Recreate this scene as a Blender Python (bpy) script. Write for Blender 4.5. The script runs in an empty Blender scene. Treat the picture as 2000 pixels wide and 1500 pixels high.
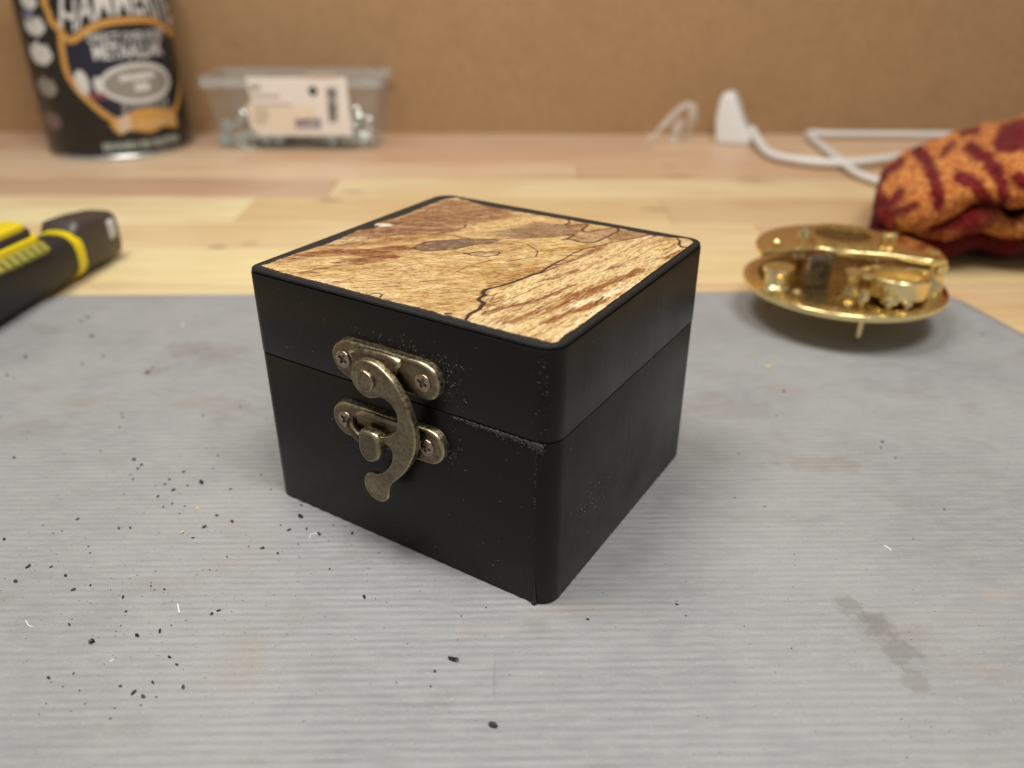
import bpy, bmesh, math, random
import numpy as np
from mathutils import Vector, Matrix, noise as mnoise
from mathutils.geometry import tessellate_polygon

random.seed(7); np.random.seed(7)
SC = bpy.context.scene
COL = SC.collection
R = math.radians

# ------------------------------------------------------------------ camera
F_PX, PITCH, ROLL, CAM_H = 1601.4, R(28.041), R(0.146), 0.1494
cam_d = bpy.data.cameras.new('camera'); cam = bpy.data.objects.new('camera', cam_d); COL.objects.link(cam)
cam_d.sensor_fit = 'HORIZONTAL'; cam_d.sensor_width = 36; cam_d.lens = F_PX / 2000 * 36
cam_d.clip_start = 0.005; cam_d.clip_end = 50
cam.matrix_world = Matrix.Translation((0, 0, CAM_H)) @ Matrix.Rotation(math.pi / 2 - PITCH, 4, 'X') @ Matrix.Rotation(ROLL, 4, 'Z')
cam_d.dof.use_dof = True; cam_d.dof.focus_distance = 0.212; cam_d.dof.aperture_fstop = 8.6
SC.camera = cam
# ------------------------------------------------------------------ world and lamps
W = bpy.data.worlds.new("World"); SC.world = W; W.use_nodes = True
bg = W.node_tree.nodes['Background']; bg.inputs[0].default_value = (1.0, 0.96, 0.90, 1); bg.inputs[1].default_value = 0.33
def area(name, loc, target, sx, sy, power, col):
    d = bpy.data.lights.new(name, 'AREA'); d.shape = 'RECTANGLE'; d.size = sx; d.size_y = sy; d.energy = power; d.color = col
    o = bpy.data.objects.new(name, d); COL.objects.link(o); o.location = loc
    o.rotation_euler = (Vector(target) - Vector(loc)).to_track_quat('-Z', 'Y').to_euler()
    return o
area('lamp', (-0.20, 0.20, 0.76), (-0.05, 0.38, 0), 0.26, 0.22, 4.2, (1.0, 0.975, 0.925))
area('lamp', (0.16, 0.02, 0.74), (0.05, 0.38, 0), 0.26, 0.22, 4.4, (1.0, 0.975, 0.925))
SC.view_settings.view_transform = 'Standard'; SC.view_settings.look = 'None'
SC.view_settings.exposure = 0.0; SC.view_settings.gamma = 1.0

# ------------------------------------------------------------------ helpers
def at(px, py, z=0.0):
    """point at height z seen at pixel (px, py) of the 2000 x 1500 photograph"""
    a, b = px - 1000, py - 750
    u = a * math.cos(ROLL) + b * math.sin(ROLL); w = -a * math.sin(ROLL) + b * math.cos(ROLL)
    d = Vector((u, F_PX * math.cos(PITCH) - w * math.sin(PITCH), -F_PX * math.sin(PITCH) - w * math.cos(PITCH)))
    t = (z - CAM_H) / d.z
    return Vector((0, 0, CAM_H)) + d * t
def ray(px, py):
    p = at(px, py, -1.0) - Vector((0, 0, CAM_H)) if py > -100 else None
    return p.normalized()
def at_y(px, py, y):
    a, b = px - 1000, py - 750
    u = a * math.cos(ROLL) + b * math.sin(ROLL); w = -a * math.sin(ROLL) + b * math.cos(ROLL)
    d = Vector((u, F_PX * math.cos(PITCH) - w * math.sin(PITCH), -F_PX * math.sin(PITCH) - w * math.cos(PITCH)))
    return Vector((0, 0, CAM_H)) + d * (y / d.y)
def lin(c): return tuple(((v / 255) / 12.92 if v / 255 <= 0.04045 else ((v / 255 + 0.055) / 1.055) ** 2.4) for v in c)
def S(r, g, b, k=1.0): return tuple(v * k for v in lin((r, g, b)))

def empty(name, loc=(0, 0, 0), rot=(0, 0, 0)):
    o = bpy.data.objects.new(name, None); COL.objects.link(o); o.location = loc; o.rotation_euler = rot
    o.empty_display_size = 0.02
    return o
def tag(o, label=None, cat=None, group=None, kind=None):
    if label: o['label'] = label
    if cat: o['category'] = cat
    if group: o['group'] = group
    if kind: o['kind'] = kind
    return o
def mesh(verts, faces, smooth=None):
    me = bpy.data.meshes.new('mesh'); me.from_pydata([tuple(v) for v in verts], [], faces); me.validate(); me.update()
    if smooth is not None:
        for p in me.polygons: p.use_smooth = True
        me.set_sharp_from_angle(angle=R(smooth))
    return me
def obj(name, me, mat=None, parent=None, loc=None, rot=None, scale=None):
    me.name = name
    o = bpy.data.objects.new(name, me); COL.objects.link(o)
    if mat is not None and not me.materials: me.materials.append(mat)
    if parent is not None: o.parent = parent
    if loc is not None: o.location = loc
    if rot is not None: o.rotation_euler = rot
    if scale is not None: o.scale = scale
    return o
class MB:
    def __init__(s): s.v = []; s.f = []
    def add(s, v, f, M=None):
        n = len(s.v)
        s.v += [tuple(M @ Vector(p)) for p in v] if M is not None else [tuple(p) for p in v]
        s.f += [tuple(i + n for i in q) for q in f]; return s
    def mesh(s, smooth=None): return mesh(s.v, s.f, smooth)
def smooth_closed(pts, n=4, closed=True):
    P = [Vector(p) for p in pts]; out = []; m = len(P)
    rng = range(m) if closed else range(m - 1)
    for i in rng:
        if closed: a, b, c, d = P[i - 1], P[i], P[(i + 1) % m], P[(i + 2) % m]
        else: a, b, c, d = P[max(i - 1, 0)], P[i], P[i + 1], P[min(i + 2, m - 1)]
        for k in range(n):
            t = k / n
            out.append(0.5 * ((2 * b) + (c - a) * t + (2 * a - 5 * b + 4 * c - d) * t * t + (3 * b - a - 3 * c + d) * t ** 3))
    if not closed: out.append(P[-1])
    return out
def offset_poly(P, d):
    n = len(P); out = []
    for i in range(n):
        e1 = (P[i] - P[i - 1]); e2 = (P[(i + 1) % n] - P[i])
        n1 = Vector((-e1.y, e1.x)).normalized(); n2 = Vector((-e2.y, e2.x)).normalized()
        m = n1 + n2
        if m.length < 1e-6: m = n1
        m.normalize(); k = max(0.5, m.dot(n1)); out.append(P[i] + m * (d / k))
    return out
def slab(outline, z0, z1, bevel=0.0, segs=3, bottom_bevel=0.0):
    """outline: counter-clockwise 2-D points; returns verts, faces; bevelled top edge"""
    P = [Vector((p[0], p[1])) for p in outline]; n = len(P)
    area2 = sum(P[i - 1].x * P[i].y - P[i].x * P[i - 1].y for i in range(n))
    if area2 < 0: P.reverse()
    rings = []
    if bottom_bevel > 0:
        for k in range(segs):
            a = math.pi / 2 * k / segs
            rings.append((offset_poly(P, bottom_bevel * (1 - math.sin(a))), z0 + bottom_bevel * (1 - math.cos(a))))
        rings.append((P, z0 + bottom_bevel))
    else: rings.append((P, z0))
    if bevel > 0:
        for k in range(segs + 1):
            a = math.pi / 2 * k / segs
            rings.append((offset_poly(P, bevel * (1 - math.cos(a))), z1 - bevel * (1 - math.sin(a))))
    else: rings.append((P, z1))
    v = []; f = []
    for (Q, z) in rings: v += [(q.x, q.y, z) for q in Q]
    for r in range(len(rings) - 1):
        for i in range(n):
            j = (i + 1) % n
            f.append((r * n + i, r * n + j, (r + 1) * n + j, (r + 1) * n + i))
    for base, flip in ((len(rings) - 1, False), (0, True)):
        Q = [Vector((q.x, q.y, 0)) for q in rings[base][0]]
        for t in tessellate_polygon([Q]):
            a, b, c = Q[t[0]], Q[t[1]], Q[t[2]]
            ccw = (b - a).cross(c - a).z > 0
            t = tuple(t) if ccw != flip else tuple(reversed(t))
            f.append(tuple(base * n + i for i in t))
    return v, f
def rrect(w, d, r, n=6, cx=0, cy=0):
    o = []
    for k, (sx, sy) in enumerate(((1, -1), (1, 1), (-1, 1), (-1, -1))):
        for i in range(n + 1):
            a = -math.pi / 2 + k * math.pi / 2 + math.pi / 2 * i / n
            o.append((cx + sx * (w / 2 - r) + r * math.cos(a), cy + sy * (d / 2 - r) + r * math.sin(a)))
    return o
def circle(cx, cy, r, n=32, a0=0): return [(cx + r * math.cos(a0 + 2 * math.pi * i / n), cy + r * math.sin(a0 + 2 * math.pi * i / n)) for i in range(n)]
def stadium(ax, ay, bx, by, r, n=14):
    a = Vector((ax, ay)); b = Vector((bx, by)); t = math.atan2(by - ay, bx - ax)
    return [(b.x + r * math.cos(t - math.pi / 2 + math.pi * i / n), b.y + r * math.sin(t - math.pi / 2 + math.pi * i / n)) for i in range(n + 1)] + \
           [(a.x + r * math.cos(t + math.pi / 2 + math.pi * i / n), a.y + r * math.sin(t + math.pi / 2 + math.pi * i / n)) for i in range(n + 1)]
def tube(path, rad, n=12, flat=1.0, caps=True):
    P = [Vector(p) for p in path]; v = []; f = []; m = len(P)
    for i, p in enumerate(P):
        t = (P[min(i + 1, m - 1)] - P[max(i - 1, 0)]).normalized()
        up = Vector((0, 0, 1)) if abs(t.z) < 0.95 else Vector((0, 1, 0))
        s = t.cross(up).normalized(); u = s.cross(t)
        r = rad[i] if isinstance(rad, (list, tuple)) else rad
        for k in range(n):
            a = 2 * math.pi * k / n; v.append(p + s * (r * math.cos(a)) + u * (r * flat * math.sin(a)))
    for i in range(m - 1):
        for k in range(n):
            l = (k + 1) % n; f.append((i * n + k, i * n + l, (i + 1) * n + l, (i + 1) * n + k))
    if caps: f.append(tuple(reversed(range(n)))); f.append(tuple((m - 1) * n + k for k in range(n)))
    return v, f
def lathe(prof, n=32):
    v = []; f = []; m = len(prof)
    for (r, z) in prof:
        for k in range(n):
            a = 2 * math.pi * k / n; v.append((r * math.cos(a), r * math.sin(a), z))
    for i in range(m - 1):
        for k in range(n):
            l = (k + 1) % n; f.append((i * n + k, i * n + l, (i + 1) * n + l, (i + 1) * n + k))
    f.append(tuple(reversed(range(n)))); f.append(tuple((m - 1) * n + k for k in range(n)))
    return v, f
def box(x0, x1, y0, y1, z0, z1):
    return [(x0, y0, z0), (x1, y0, z0), (x1, y1, z0), (x0, y1, z0), (x0, y0, z1), (x1, y0, z1), (x1, y1, z1), (x0, y1, z1)], \
           [(3, 2, 1, 0), (4, 5, 6, 7), (0, 1, 5, 4), (1, 2, 6, 5), (2, 3, 7, 6), (3, 0, 4, 7)]

# ------------------------------------------------------------------ materials
class N:
    def __init__(s, name):
        s.m = bpy.data.materials.new(name); s.m.use_nodes = True; s.t = s.m.node_tree; s.t.nodes.clear()
        s.out = s.t.nodes.new('ShaderNodeOutputMaterial'); s.b = s.t.nodes.new('ShaderNodeBsdfPrincipled')
        s.t.links.new(s.b.outputs[0], s.out.inputs[0]); s.tc = s.n('ShaderNodeTexCoord')
    def n(s, t, **k):
        o = s.t.nodes.new(t)
        for a, b in k.items(): setattr(o, a, b)
        return o
    def l(s, a, b): s.t.links.new(a, b)
    def set(s, **k):
        for a, b in k.items():
            i = s.b.inputs[a.replace('_', ' ')]
            i.default_value = (*b, 1) if isinstance(b, tuple) and len(b) == 3 else b
        return s
    def coord(s, scale=(1, 1, 1), rot=(0, 0, 0), src='Object'):
        mp = s.n('ShaderNodeMapping'); mp.inputs['Scale'].default_value = scale; mp.inputs['Rotation'].default_value = rot
        s.l(s.tc.outputs[src], mp.inputs[0]); return mp.outputs[0]
    def noise(s, vec, scale, detail=4, rough=0.55, dist=0.0):
        x = s.n('ShaderNodeTexNoise'); x.inputs['Scale'].default_value = scale; x.inputs['Detail'].default_value = detail
        x.inputs['Roughness'].default_value = rough; x.inputs['Distortion'].default_value = dist
        s.l(vec, x.inputs['Vector']); return x.outputs[0]
    def ramp(s, fac, stops):
        r = s.n('ShaderNodeValToRGB'); e = r.color_ramp.elements
        while len(e) < len(stops): e.new(0.5)
        for i, (p, c) in enumerate(stops):
            e[i].position = p; e[i].color = (*c, 1) if not isinstance(c, (int, float)) else (c, c, c, 1)
        s.l(fac, r.inputs[0]); return r.outputs[0]
    def mix(s, fac, a, b, mode='MIX'):
        x = s.n('ShaderNodeMix', data_type='RGBA', blend_type=mode)
        for v, i in ((fac, 0), (a, 6), (b, 7)):
            if isinstance(v, (int, float)): x.inputs[i].default_value = v
            elif isinstance(v, tuple): x.inputs[i].default_value = (*v, 1)
            else: s.l(v, x.inputs[i])
        return x.outputs[2]
    def math(s, op, a, b=0.0, clamp=False):
        x = s.n('ShaderNodeMath', operation=op, use_clamp=clamp)
        for v, i in ((a, 0), (b, 1)):
            if isinstance(v, (int, float)): x.inputs[i].default_value = v
            else: s.l(v, x.inputs[i])
        return x.outputs[0]
    def mapr(s, v, a, b, c=0.0, d=1.0, smooth=True):
        x = s.n('ShaderNodeMapRange', interpolation_type='SMOOTHSTEP' if smooth else 'LINEAR'); s.l(v, x.inputs[0])
        for i, q in enumerate((a, b, c, d)): x.inputs[i + 1].default_value = q
        return x.outputs[0]
    def bump(s, h, strength, dist):
        x = s.n('ShaderNodeBump'); x.inputs['Strength'].default_value = strength; x.inputs['Distance'].default_value = dist
        s.l(h, x.inputs['Height']); s.l(x.outputs[0], s.b.inputs['Normal']); return x
    def col(s, c): s.l(c, s.b.inputs['Base Color']); return s
    def rough(s, c): s.l(c, s.b.inputs['Roughness']); return s
def plain(name, c, rough=0.5, metal=0.0, spec=0.5, nb=0.0, nscale=400, var=0.12):
    k = N(name).set(Roughness=rough, Metallic=metal); k.b.inputs['Specular IOR Level'].default_value = spec
    nz = k.noise(k.coord(), nscale, 5)
    k.col(k.mix(nz, tuple(v * (1 - var) for v in c), tuple(v * (1 + var) for v in c)))
    k.rough(k.mapr(nz, 0.3, 0.7, max(0.03, rough - 0.08), rough + 0.08))
    if nb: k.bump(nz, nb, 0.0005)
    return k.m

def m_box():
    k = N('black_satin_paint'); k.b.inputs['Specular IOR Level'].default_value = 0.25
    n1 = k.noise(k.coord((1, 1, 1)), 900, 4, 0.6); n2 = k.noise(k.coord((1, 1, 1)), 45, 4, 0.6)
    n3 = k.noise(k.coord((1, 1, 14)), 160, 3, 0.6)
    k.col(k.mix(n2, (0.0036, 0.0033, 0.0029), (0.0068, 0.0061, 0.0053)))
    n4 = k.noise(k.coord((1, 1, 0.12)), 700, 4, 0.7); n5 = k.noise(k.coord(), 14, 5, 0.65, 0.8)
    k.rough(k.math('ADD', k.mapr(n2, 0.3, 0.7, 0.28, 0.38), k.math('ADD', k.mapr(n5, 0.35, 0.7, 0, 0.06), k.mapr(n4, 0.55, 0.75, 0, 0.10))))
    k.bump(k.math('ADD', k.math('MULTIPLY', n1, 0.5), k.math('ADD', n3, k.math('MULTIPLY', n4, 0.8))), 0.30, 0.0001)
    return k.m
def m_frame():
    k = N('brushed_black_paint'); n1 = k.noise(k.coord(), 1500, 3, 0.7); n2 = k.noise(k.coord(), 120, 4)
    sp = k.mapr(n1, 0.60, 0.72)
    k.col(k.mix(sp, k.mix(n2, (0.008, 0.008, 0.0076), (0.015, 0.0145, 0.014)), (0.05, 0.05, 0.045)))
    k.set(Roughness=0.6); k.b.inputs['Specular IOR Level'].default_value = 0.22; k.bump(n1, 0.6, 0.0003); return k.m
def m_bronze():
    k = N('antique_bronze').set(Metallic=1.0)
    g = k.n('ShaderNodeNewGeometry'); wear = k.mapr(g.outputs['Pointiness'], 0.505, 0.56)
    n1 = k.noise(k.coord(), 900, 6, 0.75); n2 = k.noise(k.coord(), 3500, 3, 0.7); n3 = k.noise(k.coord(), 180, 4)
    c = k.mix(k.mapr(n1, 0.30, 0.75), (0.082, 0.063, 0.044), (0.135, 0.106, 0.073))
    c = k.mix(k.mapr(n3, 0.52, 0.72), c, (0.17, 0.125, 0.080))
    c = k.mix(k.math('MULTIPLY', wear, k.mapr(n1, 0.25, 0.6)), c, (0.70, 0.60, 0.38))
    c = k.mix(k.mapr(n2, 0.70, 0.80), c, (0.045, 0.034, 0.024))
    k.col(c); k.rough(k.mapr(n1, 0.3, 0.7, 0.25, 0.42)); k.bump(n2, 0.12, 0.00012); return k.m
def m_mat():
    k = N('grey_ribbed_rubber')
    n1 = k.noise(k.coord(), 18, 6, 0.62); n2 = k.noise(k.coord((1, 5, 1)), 120, 6, 0.7); n3 = k.noise(k.coord((1, 2.6, 1)), 1100, 3, 0.75)
    n4 = k.noise(k.coord((1, 1.6, 1)), 33, 5, 0.6, 0.6); n5 = k.noise(k.coord((1, 2, 1)), 11, 5, 0.6, 1.0)
    c = k.mix(k.mapr(n1, 0.3, 0.7), S(133, 134, 136), S(147, 148, 149))
    c = k.mix(k.mapr(n2, 0.40, 0.66, 0, 0.40), c, S(156, 156, 152))
    c = k.mix(k.mapr(n4, 0.56, 0.74, 0, 0.36), c, S(122, 114, 104))
    c = k.mix(k.mapr(n5, 0.60, 0.74, 0, 0.26), c, S(146, 130, 115))
    c = k.mix(k.mapr(n3, 0.58, 0.74, 0, 0.42), c, S(198, 197, 191))  # pale flecks paint in the light caught along the ribs
    c = k.mix(k.mapr(n3, 0.42, 0.28, 0, 0.38), c, S(98, 97, 93))
    # stains rubbed into the rubber, and box shadow painted into its colour
    pos = k.n('ShaderNodeNewGeometry').outputs['Position']
    wob = k.n('ShaderNodeTexNoise'); wob.inputs['Scale'].default_value = 150; k.l(pos, wob.inputs['Vector']); wob.inputs['Detail'].default_value = 8; wob.inputs['Roughness'].default_value = 0.72
    for (px, py, rx, ry, rot, st, cc) in STAINS_AND_SHADE:
        p = at(px, py); q = at(px + 40, py); e = (q - p).length / 40
        vm = k.n('ShaderNodeVectorMath', operation='SUBTRACT'); k.l(pos, vm.inputs[0]); vm.inputs[1].default_value = p
        mp = k.n('ShaderNodeMapping'); mp.vector_type = 'TEXTURE'; mp.inputs['Rotation'].default_value = (0, 0, R(rot)); mp.inputs['Scale'].default_value = (rx, ry, 1); k.l(vm.outputs[0], mp.inputs[0])
        ln = k.n('ShaderNodeVectorMath', operation='LENGTH'); k.l(mp.outputs[0], ln.inputs[0])
        d = k.math('ADD', ln.outputs['Value'], k.math('MULTIPLY', k.math('SUBTRACT', wob.outputs[0], 0.5), 3.2))
        c = k.mix(k.mapr(d, 1.0, 0.5, 0, st * 0.85), c, cc)
    k.col(c); k.rough(k.mapr(n2, 0.3, 0.7, 0.42, 0.6))
    k.b.inputs['Specular IOR Level'].default_value = 0.4
    k.bump(k.math('ADD', k.math('MULTIPLY', n2, 0.6), k.math('MULTIPLY', n3, 0.6)), 0.35, 0.00035); return k.m
def m_bench():
    k = N('oiled_beech'); oi = k.n('ShaderNodeObjectInfo')
    ofs = k.n('ShaderNodeCombineXYZ'); k.l(k.math('MULTIPLY', oi.outputs['Random'], 40), ofs.inputs[0]); k.l(k.math('MULTIPLY', oi.outputs['Random'], 17), ofs.inputs[1])
    va = k.n('ShaderNodeVectorMath', operation='ADD'); k.l(k.tc.outputs['Object'], va.inputs[0]); k.l(ofs.outputs[0], va.inputs[1])
    def cs(sc):
        mp = k.n('ShaderNodeMapping'); mp.inputs['Scale'].default_value = sc; k.l(va.outputs[0], mp.inputs[0]); return mp.outputs[0]
    g = k.noise(cs((1, 14, 8)), 9, 6, 0.6, 0.3); g2 = k.noise(cs((1, 25, 8)), 60, 4, 0.6); b = k.noise(cs((1, 2, 1)), 7, 3)
    c = k.mix(k.mapr(g, 0.3, 0.72, 0, 0.30), oi.outputs['Color'], S(195, 155, 120), 'MULTIPLY')
    c = k.mix(k.mapr(g2, 0.55, 0.8, 0, 0.3), c, S(180, 140, 105), 'MULTIPLY')
    c = k.mix(k.mapr(b, 0.35, 0.7, 0, 0.30), c, S(225, 190, 155), 'MULTIPLY')
    kn = k.noise(cs((1, 1.8, 1)), 16, 2); c = k.mix(k.mapr(kn, 0.72, 0.78, 0, 0.5), c, S(110, 80, 62))
    pos = k.n('ShaderNodeNewGeometry').outputs['Position']
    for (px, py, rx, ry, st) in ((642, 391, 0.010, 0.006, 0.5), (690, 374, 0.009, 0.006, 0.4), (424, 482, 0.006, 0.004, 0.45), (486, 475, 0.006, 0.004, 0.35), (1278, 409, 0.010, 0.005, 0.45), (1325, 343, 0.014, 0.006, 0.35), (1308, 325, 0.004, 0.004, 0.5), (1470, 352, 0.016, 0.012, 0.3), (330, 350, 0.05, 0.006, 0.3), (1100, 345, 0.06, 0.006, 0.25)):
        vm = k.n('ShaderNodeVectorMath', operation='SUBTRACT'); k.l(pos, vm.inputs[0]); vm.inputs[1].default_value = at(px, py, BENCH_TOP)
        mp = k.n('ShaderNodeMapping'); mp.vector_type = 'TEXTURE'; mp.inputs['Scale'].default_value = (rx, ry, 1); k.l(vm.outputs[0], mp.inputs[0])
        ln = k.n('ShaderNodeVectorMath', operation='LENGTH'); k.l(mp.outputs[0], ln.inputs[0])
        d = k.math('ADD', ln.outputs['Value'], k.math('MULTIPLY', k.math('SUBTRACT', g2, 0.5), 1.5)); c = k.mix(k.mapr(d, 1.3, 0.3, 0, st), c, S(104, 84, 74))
    k.col(c); k.set(Roughness=0.42); k.b.inputs['Specular IOR Level'].default_value = 0.5; k.bump(g2, 0.1, 0.0004); return k.m
def m_wall():
    k = N('brown_hardboard'); n1 = k.noise(k.coord(), 5, 5, 0.6); n2 = k.noise(k.coord(), 260, 4, 0.7)
    c = k.mix(n1, S(157, 122, 84), S(169, 134, 94)); c = k.mix(k.mapr(n2, 0.4, 0.75, 0, 0.45), c, S(118, 88, 60)); n3 = k.noise(k.coord(), 38, 6, 0.75); c = k.mix(k.mapr(n3, 0.45, 0.8, 0, 0.4), c, S(134, 100, 66))
    k.col(c).set(Roughness=0.62); k.bump(n2, 0.15, 0.0004); return k.m
BENCH_TOP = -0.002
STAINS_AND_SHADE = [(1660, 1180, 0.005, 0.0035, -30, 0.45, S(105, 103, 98)), (1720, 1225, 0.006, 0.005, -50, 0.55, S(104, 102, 98)), (1755, 1275, 0.0055, 0.005, -60, 0.5, S(108, 106, 100)),
          (1790, 1330, 0.005, 0.004, -60, 0.4, S(108, 102, 92)), (360, 680, 0.012, 0.009, 10, 0.35, S(112, 100, 90)), (300, 725, 0.006, 0.005, 0, 0.40, S(105, 95, 88)),
          (430, 690, 0.016, 0.012, 20, 0.28, S(118, 106, 94)), (420, 790, 0.016, 0.008, 0, 0.25, S(124, 112, 100)), (160, 785, 0.010, 0.005, 5, 0.3, S(135, 120, 95)),  # patches close left of the box: soil with its soft shadow painted in
          (1600, 905, 0.020, 0.006, 0, 0.35, S(120, 104, 88)), (1440, 800, 0.020, 0.010, 0, 0.3, S(120, 112, 105)), (985, 1300, 0.0040, 0.0075, 0, 0.22, S(120, 124, 126)), (966, 1310, 0.0004, 0.0075, 0, 0.30, S(96, 98, 100)), (1060, 1350, 0.012, 0.006, 20, 0.16, S(118, 120, 120)), (1500, 1010, 0.02, 0.004, -3, 0.2, S(120, 114, 108)), (640, 1300, 0.014, 0.006, 10, 0.2, S(124, 120, 112)), (455, 1020, 0.005, 0.004, 0, 0.20, S(158, 134, 120)),
          (1120, 1190, 0.016, 0.003, 4, 0.25, S(165, 150, 136)), (940, 1230, 0.012, 0.003, 2, 0.25, S(165, 150, 136)), (320, 1140, 0.010, 0.004, 0, 0.2, S(136, 126, 108)),
          (480, 1240, 0.010, 0.005, 0, 0.2, S(140, 134, 118)), (1950, 1160, 0.006, 0.003, -10, 0.26, S(178, 155, 136)), (1530, 760, 0.010, 0.006, -20, 0.3, S(150, 132, 118))]
M_BOX, M_FRAME, M_BRONZE, M_MAT, M_BENCH, M_WALL = m_box(), m_frame(), m_bronze(), m_mat(), m_bench(), m_wall()
M_CRUMB = plain('black_crumb', (0.012, 0.012, 0.012), 0.5)
M_DUST = plain('pale_dust', (0.34, 0.33, 0.29), 0.7)
M_SCUFF = plain('grey_scuff', (0.060, 0.057, 0.052), 0.6)
M_STRAW = plain('wood_crumb', (0.55, 0.40, 0.18), 0.6)
M_SHAVING = plain('white_shaving', (0.75, 0.74, 0.70), 0.5)
M_SCREW = plain('dark_copper_steel', (0.36, 0.28, 0.22), 0.24, 1.0, nb=0.1, nscale=2500, var=0.35)

# ================================================================== SETTING
# wall behind the bench
WALL_Y = 0.776
o = obj('wall', mesh(*box(-1.6, 1.6, WALL_Y, WALL_Y + 0.018, -0.03, 1.2)), M_WALL); o.rotation_euler = (0, 0, R(0.35)); tag(o, kind='structure')
# workbench of glued staves
BENCH_Z = -0.002
bench = empty('workbench', (0, 0.4, BENCH_Z)); tag(bench, 'pale wooden workbench of glued staves under the grey mat', 'workbench')
rows = [0.055, 0.104, 0.152, 0.201, 0.249, 0.298, 0.346, 0.396, 0.447, 0.496, 0.556, 0.606, 0.655, 0.706, 0.776]
tones = [S(236, 196, 140), S(228, 184, 126), S(238, 204, 150), S(222, 176, 124), S(232, 190, 132)]
fixed = {10: ([-0.128, 0.36, 0.95], [S(208, 164, 126), S(232, 196, 142), S(206, 160, 110), S(230, 190, 140)]),
         9: ([-0.62, -0.175, 0.10, 0.55], [S(214, 166, 112), S(246, 214, 156), S(226, 184, 128), S(222, 178, 126), S(230, 190, 140)]),
         8: ([-0.55, 0.15, 0.47], [S(214, 166, 112), S(236, 196, 140), S(228, 180, 132), S(226, 184, 130)]),
         7: ([-0.60, -0.05, 0.33], [S(222, 172, 118), S(246, 212, 150), S(236, 196, 136), S(232, 190, 134)]),
         6: ([-0.48, 0.02, 0.52], [S(232, 190, 130), S(240, 204, 146), S(228, 184, 130), S(232, 190, 140)]),
         11: ([-0.52, 0.05, 0.60], [S(214, 168, 124), S(224, 182, 140), S(212, 166, 122), S(216, 172, 130)]),
         12: ([-0.80, -0.22, 0.24, 0.7], [S(206, 164, 124), S(214, 174, 134), S(206, 160, 120), S(220, 178, 136), S(216, 172, 130)]),
         13: ([-0.45, 0.12, 0.5], [S(210, 168, 132), S(204, 160, 124), S(216, 174, 134), S(206, 164, 126)])}
for i in range(len(rows) - 1):
    y0, y1 = rows[i], rows[i + 1]
    if i in fixed: js, cs = fixed[i]
    else:
        js = []; x = -1.15 + random.random() * 0.3
        while x < 0.9: x += 0.3 + 0.35 * random.random(); js.append(x)
        cs = [random.choice(tones) for _ in range(len(js) + 1)]
    xs = [-1.3] + list(js) + [1.3]
    for a in range(len(xs) - 1):
        w = (xs[a + 1] - xs[a]) - 0.0003; d = (y1 - y0) - 0.00035
        v, f = slab(rrect(w, d, 0.0002, 1), -0.036, random.uniform(-0.0002, 0.0), 0.0004, 1)
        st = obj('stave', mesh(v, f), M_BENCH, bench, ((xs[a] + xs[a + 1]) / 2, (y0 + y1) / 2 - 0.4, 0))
        c = cs[a % len(cs)]; g = 0.86 * random.uniform(0.97, 1.03); far = 0.97 + 0.24 * min(1, max(0, (y0 - 0.45) / 0.2)); g *= far; st.color = (min(0.9, c[0] * g), min(0.85, c[1] * g * 1.23), min(0.8, c[2] * g * 1.50), 1)  # brightness painted into the far staves, where the lamp light falls off

# grey ribbed mat: real ribs
mat_o = empty('work_mat', (0, 0, BENCH_Z)); tag(mat_o, 'grey ribbed rubber work mat with stains lying on the bench', 'mat')
YAW = math.atan2(0.3804 - 0.3706, 0.2210 + 0.2234)
def mat_mesh():
    ca, sa = math.cos(YAW), math.sin(YAW)
    far = 0.3755; hw_l, hw_r, rc = 0.222, 0.2235, 0.016
    pitch = 0.00238; per = 8; n = int((far - (-0.01)) / pitch * per); nc = 130
    v = []; f = []; nn = 0
    ys = [far - k * pitch / per for k in range(n)]
    for k, y in enumerate(ys):
        d = far - y
        ins = 0.0
        if d < rc: ins = rc - math.sqrt(max(0, rc * rc - (rc - d) ** 2))
        xl = -hw_l + ins; xr = hw_r - ins + max(0.0, min(0.2 * (d - 0.006), 0.012))
        for c in range(nc + 1):
            x = xl + (xr - xl) * c / nc
            wob = 0.00022 * mnoise.noise(Vector((x * 60, y * 130, 0))) 
            ph = 2 * math.pi * (d + wob * 1.5) / pitch
            z = 0.002 + 0.00009 * math.cos(ph) * (0.8 + 0.75 * mnoise.noise(Vector((x * 70, y * 160, 3)))) + 0.00007 * mnoise.noise(Vector((x * 300, y * 700, 1)))
            if k == 0 or c in (0, nc): z = 0.0015
            v.append((x * ca - y * sa, x * sa + y * ca, z))
    for k in range(n - 1):
        for c in range(nc):
            a = k * (nc + 1) + c; f.append((a, a + nc + 1, a + nc + 2, a + 1))
    def skirt(idx, flip):
        b0 = len(v)
        for i in idx: v.append((v[i][0], v[i][1], 0.0))
        for j in range(len(idx) - 1):
            q = (idx[j], idx[j + 1], b0 + j + 1, b0 + j); f.append(q if not flip else tuple(reversed(q)))
    skirt([c for c in range(nc + 1)], False); skirt([k * (nc + 1) for k in range(n)], True); skirt([k * (nc + 1) + nc for k in range(n)], False)
    me = mesh(v, f)
    for p in me.polygons: p.use_smooth = True
    return me
obj('ribbed_sheet', mat_mesh(), M_MAT, mat_o)

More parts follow.
